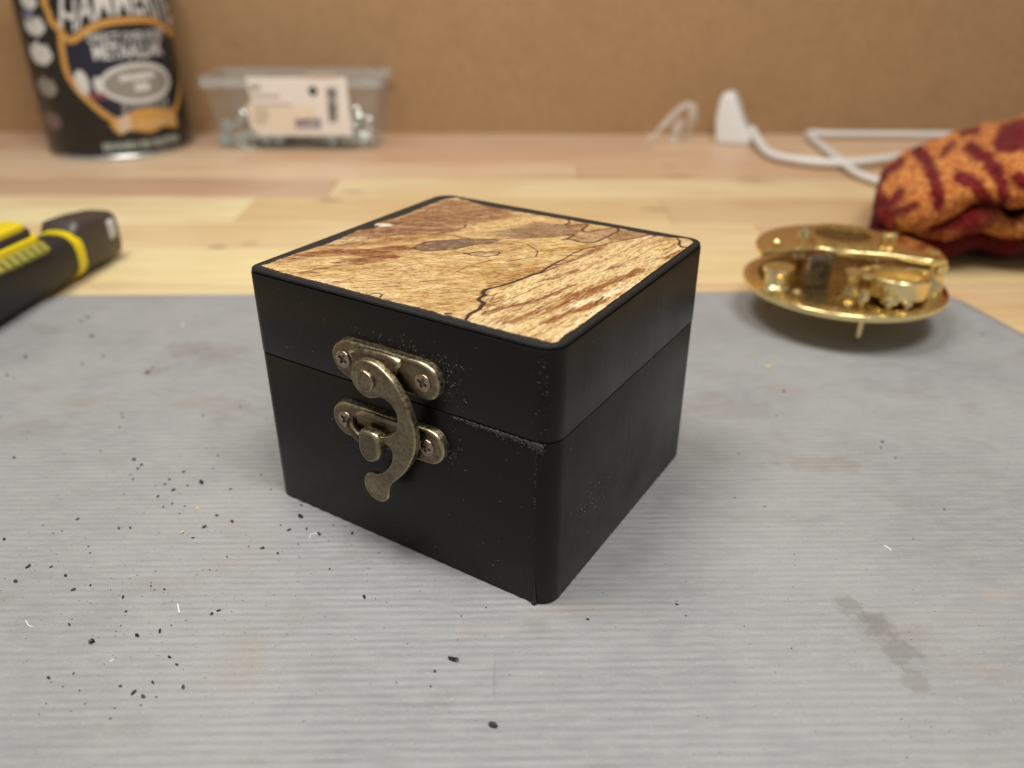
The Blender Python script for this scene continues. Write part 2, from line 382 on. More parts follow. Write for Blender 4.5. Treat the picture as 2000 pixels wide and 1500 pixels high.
# ================================================================== THE BOX
BW, BD, BH = 0.0958, 0.0890, 0.0734
TH = R(32.138); FX, FY = 0.0095, 0.1576
S_DIR = Vector((math.cos(TH), -math.sin(TH), 0)); T_DIR = Vector((math.sin(TH), math.cos(TH), 0))
LF = Vector((FX, FY, 0)) - S_DIR * 0.095 - S_DIR * 0.0008                     # left end of the front face
BC = LF + S_DIR * (BW / 2) + T_DIR * (BD / 2)
bx = empty('keepsake_box', BC, (0, 0, -TH))
tag(bx, 'small black painted wooden box with spalted wood lid panel and bronze hook latch', 'box')
def corners4(w, d, rs, n=10):
    o = []
    for k, (sx, sy) in enumerate(((1, -1), (1, 1), (-1, 1), (-1, -1))):
        r = rs[k]; o += [(sx * (w / 2 - r) + r * math.cos(-math.pi / 2 + k * math.pi / 2 + math.pi / 2 * i / n), sy * (d / 2 - r) + r * math.sin(-math.pi / 2 + k * math.pi / 2 + math.pi / 2 * i / n)) for i in range(n + 1)]
    return o
OUT = corners4(BW, BD, (0.0054, 0.0046, 0.0056, 0.0036))
SEAM = 0.0488
v, f = slab(OUT, 0.0002, SEAM, 0.00025, 2, 0.0003)
obj('box_body', mesh(v, f, 40), M_BOX, bx)
v, f = slab(offset_poly([Vector(p) for p in OUT], 0.0030), SEAM - 0.001, SEAM + 0.001)
obj('inner_lip', mesh(v, f, 40), M_BOX, bx)
v, f = slab(offset_poly([Vector(p) for p in OUT], -0.00012), SEAM + 0.0003, BH - 0.0010, 0.0002, 2, 0.00025)
lid = obj('lid', mesh(v, f, 40), M_BOX, bx)
v, f = slab(offset_poly([Vector(p) for p in OUT], 0.0018), BH - 0.0014, BH - 0.0004); obj('lid_core', mesh(v, f, 40), M_BOX, lid)
v, f = slab(offset_poly([Vector(p) for p in OUT], 0.0001), BH - 0.00072, BH + 0.0002, 0.0006, 4, 0.00015)
obj('lid_rim', mesh(v, f, 40), M_FRAME, lid)

# spalted veneer: colours follow the wood's own figure
def lidp(px, py):
    p = at(px, py, BH) - LF; return Vector((p.dot(S_DIR) * 1000, p.dot(T_DIR) * 1000))
OA, OB, OC, OD = (480, 370), (700, 370), (880, 480), (1100, 390)
def cv(org, pts): return [lidp(org[0] + x / 6, org[1] + y / 6) for x, y in pts]
def E2(pts): return [lidp(900 + x / 3.75, 360 + y / 3.75) for x, y in pts]
outline = cv(OA, [(180, 905), (560, 1020), (840, 1090)]) + cv(OB, [(0, 1215), (450, 1340), (850, 1430), (1020, 1490)]) + \
    cv(OC, [(0, 835), (180, 885), (350, 935), (600, 1000), (880, 1070), (1190, 1145), (1215, 1160), (1290, 1100), (1450, 985), (1600, 890), (1790, 760)]) + \
    cv(OD, [(640, 1170), (860, 1010), (1110, 850), (1250, 730), (1380, 640), (1480, 580), (1535, 535), (1500, 490), (1440, 470), (1330, 466), (1060, 436), (800, 384), (600, 343), (320, 298), (150, 270), (0, 243)]) + \
    cv(OB, [(1790, 258), (1500, 210), (1270, 138), (1150, 112), (1010, 128), (800, 205), (560, 305), (380, 365), (250, 400), (200, 415), (190, 470), (100, 478), (0, 490)]) + \
    cv(OA, [(1160, 565), (940, 660), (600, 765), (400, 830), (270, 885)])
DARK = [
    (cv(OB, [(900, 540), (1000, 520), (1180, 490), (1240, 460), (1265, 430)]), 0.05), (cv(OB, [(1290, 640), (1500, 700), (1690, 740)]), 0.03), (cv(OC, [(60, 330), (200, 260), (480, 190)]), 0.03), (cv(OC, [(380, 0), (700, -40), (900, 0), (1020, 80), (1000, 150), (900, 160), (640, 210)]), 0.04),
    (cv(OC, [(175, 890), (230, 815), (340, 765), (365, 720), (395, 700), (360, 675), (325, 655), (350, 625), (405, 600), (370, 570), (400, 540), (470, 515), (500, 515)]), 0.34),
    (cv(OC, [(500, 515), (620, 480), (740, 445), (860, 400), (960, 360), (1060, 330)]), 0.26),
    (cv(OC, [(1060, 330), (1140, 270), (1200, 235), (1330, 175)]), 0.17),
    (cv(OC, [(1330, 175), (1430, 110), (1550, 60), (1680, 30)]) + cv(OD, [(470, 545), (560, 520), (700, 495), (860, 470), (960, 440), (1060, 420)]), 0.11),
    (cv(OB, [(640, 700), (700, 670), (780, 635), (900, 620), (1130, 605), (1330, 600), (1550, 600), (1660, 610), (1560, 640), (1400, 660), (1250, 690), (1130, 720), (920, 735), (760, 740), (690, 725), (640, 700)]), 0.10),
    (cv(OB, [(700, 540), (900, 540), (1050, 545), (1150, 565), (1260, 590), (1330, 600), (1550, 600), (1800, 590)]) + E2([(400, 405), (620, 400), (830, 380)]), 0.09),
    (cv(OA, [(1100, 680), (1300, 640), (1440, 600)]) + cv(OB, [(120, 590), (400, 550), (560, 540), (700, 540)]), 0.07),
    (cv(OD, [(0, 485), (60, 480), (130, 490), (180, 510), (280, 520), (370, 515), (440, 490), (510, 455), (560, 430), (630, 400), (655, 370), (620, 345)]), 0.20),
    (cv(OD, [(0, 440), (60, 430), (130, 430), (60, 470), (0, 490)]), 0.12),
    (cv(OD, [(60, 260), (75, 285), (20, 300), (50, 320), (120, 320), (200, 310), (270, 305), (290, 320), (250, 345), (220, 370), (240, 395), (300, 400), (400, 375), (520, 355), (610, 345)]), 0.17),
    (cv(OD, [(510, 455), (560, 480), (650, 485), (740, 490)]), 0.15),
    (cv(OD, [(1335, 478), (1365, 500), (1355, 545), (1390, 575), (1440, 575)]), 0.22),
    (cv(OB, [(1250, 770), (1340, 760), (1420, 745), (1500, 755), (1560, 745), (1640, 745), (1660, 760), (1620, 790), (1520, 805), (1400, 800), (1320, 790), (1280, 775)]), 0.11),
    (cv(OB, [(1240, 768), (1290, 775)]), 0.35),
    (cv(OB, [(150, 1245), (200, 1235), (280, 1250), (255, 1280)]), 0.11),
    (cv(OB, [(1030, 1480), (1080, 1475)]), 0.25),
    (cv(OC, [(1700, 690), (1760, 650), (1790, 615)]), 0.10)]
BROWN = [
    (cv(OC, [(1060, 330), (1200, 255), (1350, 215), (1480, 170), (1560, 115), (1700, 60), (1790, 15)]) + cv(OD, [(500, 548)]), 0.22),
    (E2([(470, 445), (530, 480), (565, 500), (550, 540)]), 0.07),
    (cv(OB, [(950, 530), (1080, 520), (1180, 490), (1240, 460), (1265, 430)]) + E2([(200, 280), (330, 250), (580, 235)]), 0.09),
    (cv(OD, [(400, 770), (560, 700), (720, 615), (850, 550), (960, 490), (1080, 445)]), 0.10),
    (cv(OD, [(690, 770), (840, 700), (950, 640), (1060, 575), (1160, 535)]), 0.12),
    (cv(OC, [(520, 720), (700, 640), (900, 560), (1010, 500)]), 0.10),
    (cv(OC, [(500, 720), (640, 750), (860, 690), (1040, 640), (1200, 580), (1330, 520), (1450, 480)]), 0.14),
    (cv(OC, [(480, 890), (700, 840), (900, 770), (1040, 690)]), 0.08),
    (cv(OC, [(560, 960), (760, 880), (1000, 780), (1200, 680), (1400, 615), (1600, 560), (1790, 480)]), 0.13),
    (cv(OC, [(1040, 950), (1300, 850), (1500, 760), (1700, 690)]), 0.08),
    (cv(OB, [(400, 1310), (600, 1260), (720, 1200), (830, 1190)]), 0.07),
    (cv(OB, [(750, 430), (900, 420), (1100, 420)]), 0.12), (cv(OB, [(700, 260), (900, 220), (1200, 180)]), 0.12), (cv(OB, [(500, 360), (800, 340), (1100, 330)]), 0.1),
    (cv(OA, [(400, 830), (600, 800), (850, 770), (1100, 740)]), 0.12), (cv(OA, [(650, 1000), (900, 940), (1100, 920)]), 0.12)]
# soft bands: path, half width mm, softness mm, strength, colour (sRGB as the wood is)
def C(r, g, b): return np.array(S(r, g, b))
PALER = [Vector(p) for p in cv(OC, [(180, 885), (405, 600), (500, 515), (1060, 330), (1480, 170)]) + cv(OD, [(500, 550), (1060, 430), (1500, 560), (640, 1160)]) + cv(OC, [(1215, 1160)])]
BANDS = [
    (cv(OA, [(640, 790), (900, 760), (1100, 745), (1400, 755), (1700, 730)]) + cv(OB, [(250, 720), (450, 720), (560, 700)]), 1.6, 2.4, 0.95, C(160, 88, 38)),
    (cv(OA, [(1100, 860), (1400, 840), (1700, 800)]) + cv(OB, [(200, 800), (420, 790)]), 0.9, 2.2, 0.9, C(160, 92, 48)),
    (cv(OA, [(680, 1000), (900, 950), (1150, 920), (1350, 880)]), 0.5, 1.3, 0.6, C(150, 88, 56)),
    (cv(OA, [(330, 880), (500, 850), (750, 800)]), 0.4, 1.0, 0.55, C(168, 104, 58)),
    (cv(OA, [(900, 680), (1300, 660), (1700, 640)]) + cv(OB, [(350, 620), (600, 600)]), 0.8, 2.6, 0.65, C(178, 120, 72)), (cv(OA, [(1150, 560), (1500, 520)]) + cv(OB, [(300, 500), (800, 480)]), 1.2, 2.6, 0.7, C(166, 112, 80)),
    (cv(OB, [(620, 740), (900, 780), (1200, 740)]), 0.3, 1.6, 0.45, C(200, 150, 84)), (cv(OB, [(1300, 640), (1700, 650), (1900, 700)]), 0.6, 1.6, 0.5, C(196, 148, 92)),
    (cv(OB, [(250, 600), (500, 580), (800, 575), (1000, 565)]), 0.6, 1.5, 0.6, C(205, 142, 78)),
    (cv(OC, [(480, 590), (560, 650), (440, 690)]), 0.8, 1.5, 0.75, C(184, 120, 58)),
    (cv(OC, [(430, 790), (640, 745), (860, 695), (1040, 640)]), 0.55, 0.9, 0.8, C(158, 98, 58)),
    (cv(OC, [(1040, 640), (1200, 585), (1330, 525), (1450, 485)]), 0.3, 0.7, 0.7, C(160, 102, 60)),
    (cv(OC, [(620, 930), (860, 860), (1000, 800), (1250, 740), (1400, 680), (1600, 600), (1790, 520)]), 0.9, 1.4, 0.75, C(186, 122, 62)),
    (cv(OC, [(1080, 940), (1300, 850), (1500, 775), (1700, 710)]) + cv(OD, [(300, 1290), (470, 1180)]), 0.9, 1.1, 0.9, C(184, 116, 48)),
    (cv(OD, [(0, 1190), (250, 1090), (450, 1030), (700, 930), (900, 850)]), 0.9, 1.2, 0.85, C(180, 114, 50)),
    (cv(OD, [(1130, 690), (1250, 680), (1360, 640)]), 0.5, 1.2, 0.7, C(176, 110, 54)),
    (cv(OD, [(480, 850), (560, 830), (660, 790)]), 0.35, 0.6, 0.65, C(164, 116, 88)),
    (cv(OC, [(1060, 330), (1250, 250), (1480, 170), (1700, 70)]) + cv(OD, [(500, 550)]), 0.4, 0.8, 0.7, C(160, 100, 62)),
    (cv(OC, [(1050, 440), (1200, 390), (1400, 340), (1480, 310)]), 0.5, 0.9, 0.6, C(166, 108, 66)),
    (cv(OD, [(1150, 500), (1220, 470)]), 0.8, 0.7, 0.7, C(190, 126, 66)),
    (cv(OC, [(560, 470), (760, 400), (900, 340), (1000, 300)]), 0.8, 2.6, 0.65, C(196, 136, 62)),
    (cv(OC, [(300, 360), (500, 350), (750, 240)]), 1.2, 3.0, 0.55, C(206, 158, 74)),
    (cv(OD, [(-200, 620), (0, 600), (150, 580), (330, 545)]), 1.0, 2.4, 0.6, C(210, 164, 78)),
    (cv(OB, [(1300, 1330), (1100, 1250), (1000, 1330), (900, 1400)]), 1.0, 3.0, 0.45, C(208, 158, 78)),
    (cv(OD, [(1180, 560), (1290, 500)]), 1.2, 1.2, 0.5, C(222, 178, 90))]
PALE = [(cv(OA, [(850, 1080), (1200, 1170), (1500, 1230), (1780, 1310)]), 0.5, 2.2, 0.55, C(248, 232, 196)),
        (cv(OC, [(300, 905), (520, 950), (700, 985)]), 0.5, 1.4, 0.8, C(250, 238, 206)),
        (cv(OA, [(980, 640), (1250, 590), (1400, 570)]), 0.6, 1.3, 0.7, C(214, 194, 164)),
        (cv(OB, [(1180, 790), (1700, 800)]), 0.5, 1.4, 0.6, C(240, 220, 180)),
        (cv(OD, [(440, 1170), (620, 1090), (780, 1030)]) + cv(OC, [(1400, 740), (1550, 690)]), 0.6, 1.1, 0.85, C(248, 234, 204)),
        (cv(OD, [(1380, 500), (1460, 510), (1480, 540)]), 0.9, 0.6, 0.9, C(214, 188, 158)),
        (cv(OC, [(1150, 1120), (1350, 1020), (1550, 890), (1760, 740)]), 0.4, 1.3, 0.75, C(240, 222, 186)),
        (cv(OA, [(560, 950), (650, 1000)]), 0.4, 1.0, 0.6, C(246, 226, 180)),
        (cv(OA, [(850, 880), (1000, 860)]), 0.5, 1.2, 0.6, C(244, 222, 176))]
REG = [  # closed regions: polygon, softness mm, strength, colour
    (cv(OB, [(-400, 560), (0, 500), (200, 400), (560, 320), (1000, 140), (1270, 140), (1790, 240), (1800, 330), (1270, 430), (1180, 490), (1050, 545), (700, 540), (200, 585), (-60, 600), (-350, 620)]), 1.6, 0.85, C(174, 124, 88)),
    (E2([(160, 390), (300, 345), (560, 290), (760, 300), (850, 330), (830, 380), (620, 400), (400, 405)]), 0.8, 0.8, C(160, 124, 98)),
    (cv(OB, [(640, 700), (700, 670), (780, 635), (900, 620), (1130, 605), (1330, 600), (1550, 600), (1660, 610), (1560, 640), (1400, 660), (1250, 690), (1130, 720), (920, 735), (760, 740)]), 0.12, 0.95, C(142, 114, 98)),
    (cv(OB, [(1280, 772), (1420, 748), (1640, 748), (1655, 762), (1620, 788), (1400, 798)]), 0.15, 0.8, C(196, 160, 126)),
    (cv(OD, [(510, 455), (640, 480), (740, 490), (960, 440), (1060, 420), (800, 380), (660, 375), (600, 430)]), 0.3, 0.75, C(158, 112, 80)),
    (cv(OD, [(0, 490), (60, 470), (130, 430), (300, 400), (520, 355), (620, 345), (655, 370), (630, 400), (560, 430), (440, 490), (370, 515), (280, 520), (180, 510)]), 0.25, 0.75, C(206, 170, 134)),
    (cv(OD, [(0, 320), (200, 310), (270, 330), (230, 395), (130, 430), (0, 440)]), 0.5, 0.7, C(172, 128, 96))]

def seg_dist(X, Y, path):
    d = np.full(X.shape, 1e9)
    for a, b in zip(path[:-1], path[1:]):
        ex, ey = b.x - a.x, b.y - a.y; L2 = ex * ex + ey * ey + 1e-12
        t = np.clip(((X - a.x) * ex + (Y - a.y) * ey) / L2, 0, 1)
        d = np.minimum(d, np.hypot(X - a.x - t * ex, Y - a.y - t * ey))
    return d
def poly_sd(X, Y, P):
    d = seg_dist(X, Y, P + [P[0]]); ins = np.zeros(X.shape, bool)
    for a, b in zip(P, P[1:] + [P[0]]):
        c = ((a.y > Y) != (b.y > Y)) & (X < (b.x - a.x) * (Y - a.y) / (b.y - a.y + 1e-12) + a.x); ins ^= c
    return np.where(ins, -d, d)
def vnoise(X, Y, s, seed):
    rs = np.random.RandomState(seed); G = rs.rand(160, 160); x = X / s + 40; y = Y / s + 40
    xi = np.floor(x).astype(int); yi = np.floor(y).astype(int); fx = x - xi; fy = y - yi; fx = fx * fx * (3 - 2 * fx); fy = fy * fy * (3 - 2 * fy)
    g = lambda i, j: G[i % 160, j % 160]
    return (g(xi, yi) * (1 - fx) + g(xi + 1, yi) * fx) * (1 - fy) + (g(xi, yi + 1) * (1 - fx) + g(xi + 1, yi + 1) * fx) * fy
gd = (lidp(1280, 465) - lidp(1166, 518)).normalized(); GRAIN = math.atan2(gd.y, gd.x)
gd2 = (lidp(790, 545) - lidp(700, 549)).normalized(); GRAIN2 = math.atan2(gd2.y, gd2.x)
def veneer():
    nx, ny = 470, 430
    xs = np.linspace(1.0, 94.0, nx); ys = np.linspace(1.0, 87.4, ny); X, Y = np.meshgrid(xs, ys)
    side = np.clip(0.5 - poly_sd(X, Y, PALER) / 1.2, 0, 1); hs = side > 0.5
    ang = np.where(hs, GRAIN, GRAIN2); cA, sA = np.cos(ang), np.sin(ang)
    U = X * cA + Y * sA + np.where(hs, 37.0, 0.0); V = -X * sA + Y * cA + np.where(hs, 11.0, 0.0)
    wx = X + 0.9 * (vnoise(U, V * 2.2, 3.0, 1) - 0.5) + 0.5 * (vnoise(U, V * 3, 1.1, 2) - 0.5)
    wy = Y + 0.9 * (vnoise(U, V * 2.2, 3.0, 3) - 0.5) + 0.5 * (vnoise(U, V * 3, 1.1, 4) - 0.5)
    fe = 7.0 * (vnoise(U, V * 7.0, 5.0, 51) - 0.5) + 3.0 * (vnoise(U, V * 6.0, 1.8, 52) - 0.5); wx = wx + fe * cA; wy = wy + fe * sA
    lx = X + 0.22 * (vnoise(X, Y, 0.9, 5) - 0.5); ly = Y + 0.22 * (vnoise(X, Y, 0.9, 6) - 0.5)
    base = np.empty(X.shape + (3,)); base[:] = C(208, 182, 132)
    def blend(m, c):
        nonlocal base
        base = base * (1 - m[..., None]) + m[..., None] * c
    b1 = np.clip((vnoise(U, V * 3.0, 9, 11) - 0.35) * 2.2, 0, 1); blend(0.5 * b1, C(200, 166, 98))
    b2 = np.clip((vnoise(U, V * 4.5, 6, 12) - 0.55) * 3, 0, 1); blend(0.5 * b2, C(176, 132, 76))
    b3 = np.clip((vnoise(U, V * 3.5, 5, 13) - 0.58) * 3, 0, 1); blend(0.5 * b3, C(232, 210, 166))
    sm = lambda d, w, s: np.clip(1 - (d - w) / s, 0, 1) ** 1.5
    mod = 0.55 + 0.75 * vnoise(U, V * 5, 2.2, 14)
    for P, s, k, c in REG:
        qx, qy = (wx, wy) if s > 0.6 else (lx, ly)
        d = poly_sd(qx, qy, P); m = np.clip(0.5 - d / (2 * s), 0, 1); blend(k * m * np.clip(mod + 0.35, 0, 1), c * np.array([0.60, 0.60, 0.62]))
    blend(0.55 * np.clip(0.5 - poly_sd(wx, wy, PALER) / 2.0, 0, 1), C(226, 206, 160))
    for P, w, s, k, c in [(P, w, s, min(1, k * 1.25), c * np.array([0.62, 0.66, 0.70])) for P, w, s, k, c in BANDS] + PALE: blend(np.clip(k * sm(seg_dist(wx, wy, P), w, s) * mod, 0, 1), c)
    st = np.clip((vnoise(U, V * 9, 6.5, 61) - 0.52) * 4, 0, 1) * np.clip((vnoise(U, V * 3, 2.4, 62) - 0.25) * 1.6, 0, 1); blend(0.50 * st, C(150, 98, 56))
    st = np.clip((vnoise(U, V * 12, 4.0, 63) - 0.60) * 5, 0, 1) * np.clip((vnoise(U, V * 4, 1.2, 64) - 0.2) * 1.6, 0, 1); blend(0.50 * st, C(120, 74, 46))
    tl = np.clip(0.5 - poly_sd(wx, wy, REG[0][0]) / 3.0, 0, 1); st = np.clip((vnoise(U, V * 10, 5.0, 65) - 0.42) * 3, 0, 1); blend(0.72 * st * tl, C(96, 62, 42)); st = np.clip((vnoise(U, V * 8, 4.0, 66) - 0.55) * 4, 0, 1); blend(0.55 * st * tl, C(206, 166, 122))
    base = base * np.array([0.85, 0.815, 0.73])
    dark = np.full(X.shape, 9.0); brown = np.full(X.shape, 9.0)
    wv = 0.75 + 0.5 * vnoise(X, Y, 1.7, 21)
    for P, w in DARK: dark = np.minimum(dark, seg_dist(lx, ly, P) - w * wv * 1.25 - 0.08)
    for P, w in BROWN: brown = np.minimum(brown, seg_dist(lx, ly, P) - w * wv * 1.3)
    ox = X + 0.5 * (vnoise(X, Y, 1.6, 31) - 0.5) + 0.3 * (vnoise(X, Y, 0.6, 32) - 0.5); oy = Y + 0.5 * (vnoise(X, Y, 1.6, 33) - 0.5)
    edge = poly_sd(ox, oy, outline)
    Z = BH * 1000 + 0.25 + 0.22 * np.clip(0.5 - edge / 0.4, 0, 1) + 0.03 * (vnoise(U, V * 6, 0.8, 41) - 0.5)
    keep = poly_sd(X, Y, [Vector(p) * 1000 + Vector((BW * 500, BD * 500)) for p in offset_poly([Vector(q) for q in OUT], 0.0012)]) < 0
    vs = np.stack([X.ravel() / 1000 - BW / 2, Y.ravel() / 1000 - BD / 2, Z.ravel() / 1000], 1)
    I = np.arange(nx * ny).reshape(ny, nx)
    kk = keep[:-1, :-1] & keep[1:, :-1] & keep[:-1, 1:] & keep[1:, 1:]
    q = np.stack([I[:-1, :-1][kk], I[:-1, 1:][kk], I[1:, 1:][kk], I[1:, :-1][kk]], 1)
    used = np.zeros(nx * ny, bool); used[q.ravel()] = True; remap = np.cumsum(used) - 1
    vs = vs[used]; q = remap[q]
    me = bpy.data.meshes.new('veneer'); me.vertices.add(len(vs)); me.vertices.foreach_set('co', vs.ravel().astype(np.float32))
    me.loops.add(q.size); me.loops.foreach_set('vertex_index', q.ravel().astype(np.int32)); me.polygons.add(len(q))
    me.polygons.foreach_set('loop_start', np.arange(0, q.size, 4, dtype=np.int32)); me.update(calc_edges=True); me.validate()
    me.polygons.foreach_set('use_smooth', np.ones(len(q), bool))
    def attr(n, a):
        t = me.attributes.new(n, 'FLOAT', 'POINT'); t.data.foreach_set('value', a.ravel()[used].astype(np.float32))
    attr('dark', dark); attr('brown', brown); attr('edge', edge); attr('side', side)
    t = me.attributes.new('figure', 'FLOAT_COLOR', 'POINT'); rgba = np.concatenate([base.reshape(-1, 3)[used], np.ones((used.sum(), 1))], 1)
    t.data.foreach_set('color', rgba.ravel().astype(np.float32)); me.update()
    return me
def m_veneer():
    k = N('spalted_wood')
    a = lambda n: k.n('ShaderNodeAttribute', attribute_name=n)
    def gset(ang_, off):
        m1 = k.n('ShaderNodeMapping'); m1.inputs['Rotation'].default_value = (0, 0, -ang_); m1.inputs['Location'].default_value = (off, off, 0); k.l(k.tc.outputs['Object'], m1.inputs[0])
        def gc(sc):
            m2 = k.n('ShaderNodeMapping'); m2.inputs['Scale'].default_value = sc; k.l(m1.outputs[0], m2.inputs[0]); return m2.outputs[0]
        return (k.noise(gc((1, 4.5, 1)), 360, 6, 0.75, 0.6), k.noise(gc((1, 4.0, 1)), 700, 3, 0.7), k.noise(gc((1, 9, 1)), 120, 4, 0.6))
    ga, gb = gset(GRAIN2, 0.0), gset(GRAIN, 0.5); sd = a('side').outputs['Fac']
    g1, g2, g3 = (k.mix(sd, p_, q_) for p_, q_ in zip(ga, gb))
    c = k.mix(k.mapr(g1, 0.48, 0.66, 0, 0.95), a('figure').outputs[0], S(168, 118, 72), 'MULTIPLY')
    c = k.mix(k.mapr(g1, 0.46, 0.28, 0, 0.65), c, S(252, 238, 206))
    c = k.mix(k.mapr(g3, 0.52, 0.72, 0, 0.45), c, S(190, 140, 92), 'MULTIPLY')
    c = k.mix(k.mapr(g2, 0.54, 0.66, 0, 0.90), c, S(140, 100, 64), 'MULTIPLY')
    c = k.mix(k.mapr(a('brown').outputs['Fac'], 0.16, -0.05, 0, 0.72), c, S(112, 62, 38))
    c = k.mix(k.mapr(a('dark').outputs['Fac'], 0.55, 0.0, 0, 0.30), c, S(120, 74, 50))
    c = k.mix(k.mapr(a('dark').outputs['Fac'], 0.10, -0.06, 0, 0.95), c, S(38, 22, 18))
    ne = k.noise(k.coord(), 1300, 2)
    ed = k.mapr(k.math('ADD', a('edge').outputs['Fac'], k.math('MULTIPLY', k.math('SUBTRACT', ne, 0.5), 0.5)), 0.0, 0.16)
    c = k.mix(ed, c, (0.013, 0.0125, 0.012))
    k.col(c); k.set(Roughness=0.55); k.b.inputs['Specular IOR Level'].default_value = 0.35
    k.bump(k.math('ADD', g1, k.math('MULTIPLY', g2, 0.5)), 0.30, 0.00022); return k.m
ven = obj('veneer_panel', veneer(), m_veneer(), lid)
ch = lidp(700 + 285 / 6, 370 + 442 / 6) / 1000; mb_ = bmesh.new(); bmesh.ops.create_icosphere(mb_, subdivisions=2, radius=0.5)
for w in mb_.verts: w.co = Vector((w.co.x * 0.0046, w.co.y * 0.0028, w.co.z * 0.0010)) * (1 + 1.1 * mnoise.noise(w.co * 5))
me_ = bpy.data.meshes.new('chip'); mb_.to_mesh(me_); mb_.free()
obj('splinter', me_, plain('torn_wood', (0.50, 0.44, 0.34), 0.8, nb=0.6, nscale=1500, var=0.3), lid, (ch.x - BW / 2, ch.y - BD / 2, BH + 0.0006), (0, 0, 0.5))

# ---- latch. face coordinates: s (mm from the left end), h (mm up), o (mm out of the face)
def FM(v): return [(((s + 0.8) / 1000 - BW / 2), -BD / 2 - 0.00012 - o / 1000, h / 1000) for s, h, o in v]
def fslab(ol, o0, o1, bev, segs=4):
    v, f = slab(ol, o0, o1, bev, segs); return FM(v), f
up = MB(); v, f = fslab(smooth_closed([(30.6, 56.6), (31.4, 59.6), (34.2, 61.8), (38, 62.2), (46, 62.3), (54, 62.3), (60.0, 62.2), (63.6, 60.6), (64.9, 57.4), (64.0, 54.0), (61.2, 52.3), (57.6, 52.4), (52.5, 52.2), (48.0, 49.2), (43.5, 48.4), (39.5, 49.6), (36.0, 51.2), (32.4, 53.0)], 4), 0, 2.6, 0.9, 5); up.add(v, f)
v, f = fslab(smooth_closed([(37.5, 60.8), (44, 62.0), (52.0, 62.0), (54.2, 60.6), (52.6, 57.6), (50.4, 54.6), (48.4, 51.0), (44.2, 49.3), (40.2, 50.6), (38.4, 53.5), (38.2, 57.5)], 4), 1.8, 3.9, 1.3, 6); up.add(v, f)
upper = obj('latch_plate', up.mesh(50), M_BRONZE, bx); upper['label'] = 'upper bronze plate carrying the hook'
lo = MB(); v, f = fslab(stadium(33.6, 38.4, 60.4, 38.8, 5.1), 0, 2.6, 0.9, 5); lo.add(v, f)
v, f = fslab(smooth_closed([(38.5, 43.0), (47, 43.4), (53.5, 43.2), (55.5, 40), (54.5, 35.5), (50, 34.2), (42, 34.2), (38.2, 36.2), (37.6, 40)], 4), 1.8, 3.6, 1.2, 6); lo.add(v, f)
lower = obj('latch_plate', lo.mesh(50), M_BRONZE, bx); lower['label'] = 'lower bronze plate carrying the catch'
def screw(s, h, parent, o0=2.5, rad=2.35, rot=0.4):
    n = 48; rings = []
    def cross(a, w=0.46, l=1.5):
        a = (a + rot) % (math.pi / 2); a = a if a < math.pi / 4 else math.pi / 2 - a
        x = w / max(1e-6, math.sin(a)) if a > 1e-6 else 99
        return min(l / math.cos(a) if a < math.atan2(w, l) else x, l * 1.05)
    prof = [(rad, 0.0), (rad, 0.35), (rad * 0.97, 0.5), (rad * 0.86, 0.55), (rad * 0.80, 0.42), (rad * 0.74, 0.52)]
    v = []; f = []
    for r_, z in prof: v += [(s + r_ * math.cos(2 * math.pi * i / n), h + r_ * math.sin(2 * math.pi * i / n), o0 + z) for i in range(n)]
    for sc, z in ((1.0, 0.52), (0.94, -0.2), (0.5, -1.2)): v += [(s + sc * cross(2 * math.pi * i / n) * math.cos(2 * math.pi * i / n), h + sc * cross(2 * math.pi * i / n) * math.sin(2 * math.pi * i / n), o0 + z) for i in range(n)]
    m = len(prof) + 3
    for r_ in range(m - 1):
        for i in range(n):
            j = (i + 1) % n; f.append((r_ * n + i, r_ * n + j, (r_ + 1) * n + j, (r_ + 1) * n + i))
    f.append(tuple((m - 1) * n + i for i in range(n)))
    obj('screw', mesh(FM(v), [tuple(q) for q in f], 30), M_SCREW, parent)
screw(34.8, 56.8, upper, rot=0.5); screw(60.3, 57.2, upper, rot=0.35); screw(33.4, 38.6, lower, rot=0.6); screw(60.4, 38.9, lower, rot=0.2)
hook_ol = smooth_closed([(45.4, 60.5), (48.4, 60.2), (50.8, 58.9), (53.4, 56.9), (55.2, 54.6), (57.0, 52.0), (58.2, 49.0), (59.2, 45.4), (59.5, 42.4), (59.2, 39.2), (58.0, 35.8), (56.2, 32.4), (53.6, 29.0), (50.8, 26.0), (49.7, 23.6), (49.0, 20.6), (46.8, 18.7), (44.2, 18.6), (41.8, 20.2), (40.9, 22.8), (41.7, 25.7), (43.6, 27.0), (45.9, 27.4), (48.2, 28.9), (50.2, 31.2), (51.3, 33.6), (51.5, 36.0), (50.8, 37.0), (48.6, 38.2), (48.4, 39.4), (50.2, 40.4), (52.6, 42.2), (53.8, 44.2), (54.1, 46.2), (53.6, 48.6), (52.0, 50.4), (49.6, 51.2), (47.6, 50.6), (45.0, 49.9), (42.2, 50.8), (40.2, 53.2), (40.2, 56.4), (41.6, 59.0), (43.4, 60.2)], 3)
v, f = fslab(hook_ol, 4.0, 6.0, 0.55, 4)
hook = obj('hook', mesh(v, f, 50), M_BRONZE, bx)
v, f = fslab(circle(44.9, 55.0, 2.9, 32), 5.9, 6.9, 0.35, 4); obj('rivet', mesh(v, f, 40), M_BRONZE, hook)
v, f = fslab(circle(44.9, 55.0, 3.4, 28), 3.6, 4.2, 0.1, 2); obj('washer', mesh(v, f, 40), M_BRONZE, hook)
P = smooth_closed([(35.6, 38.6, 2.6), (36.8, 38.2, 4.2), (39.2, 37.6, 5.4), (42.0, 37.0, 6.0), (45.0, 36.6, 6.2)], 5, False)
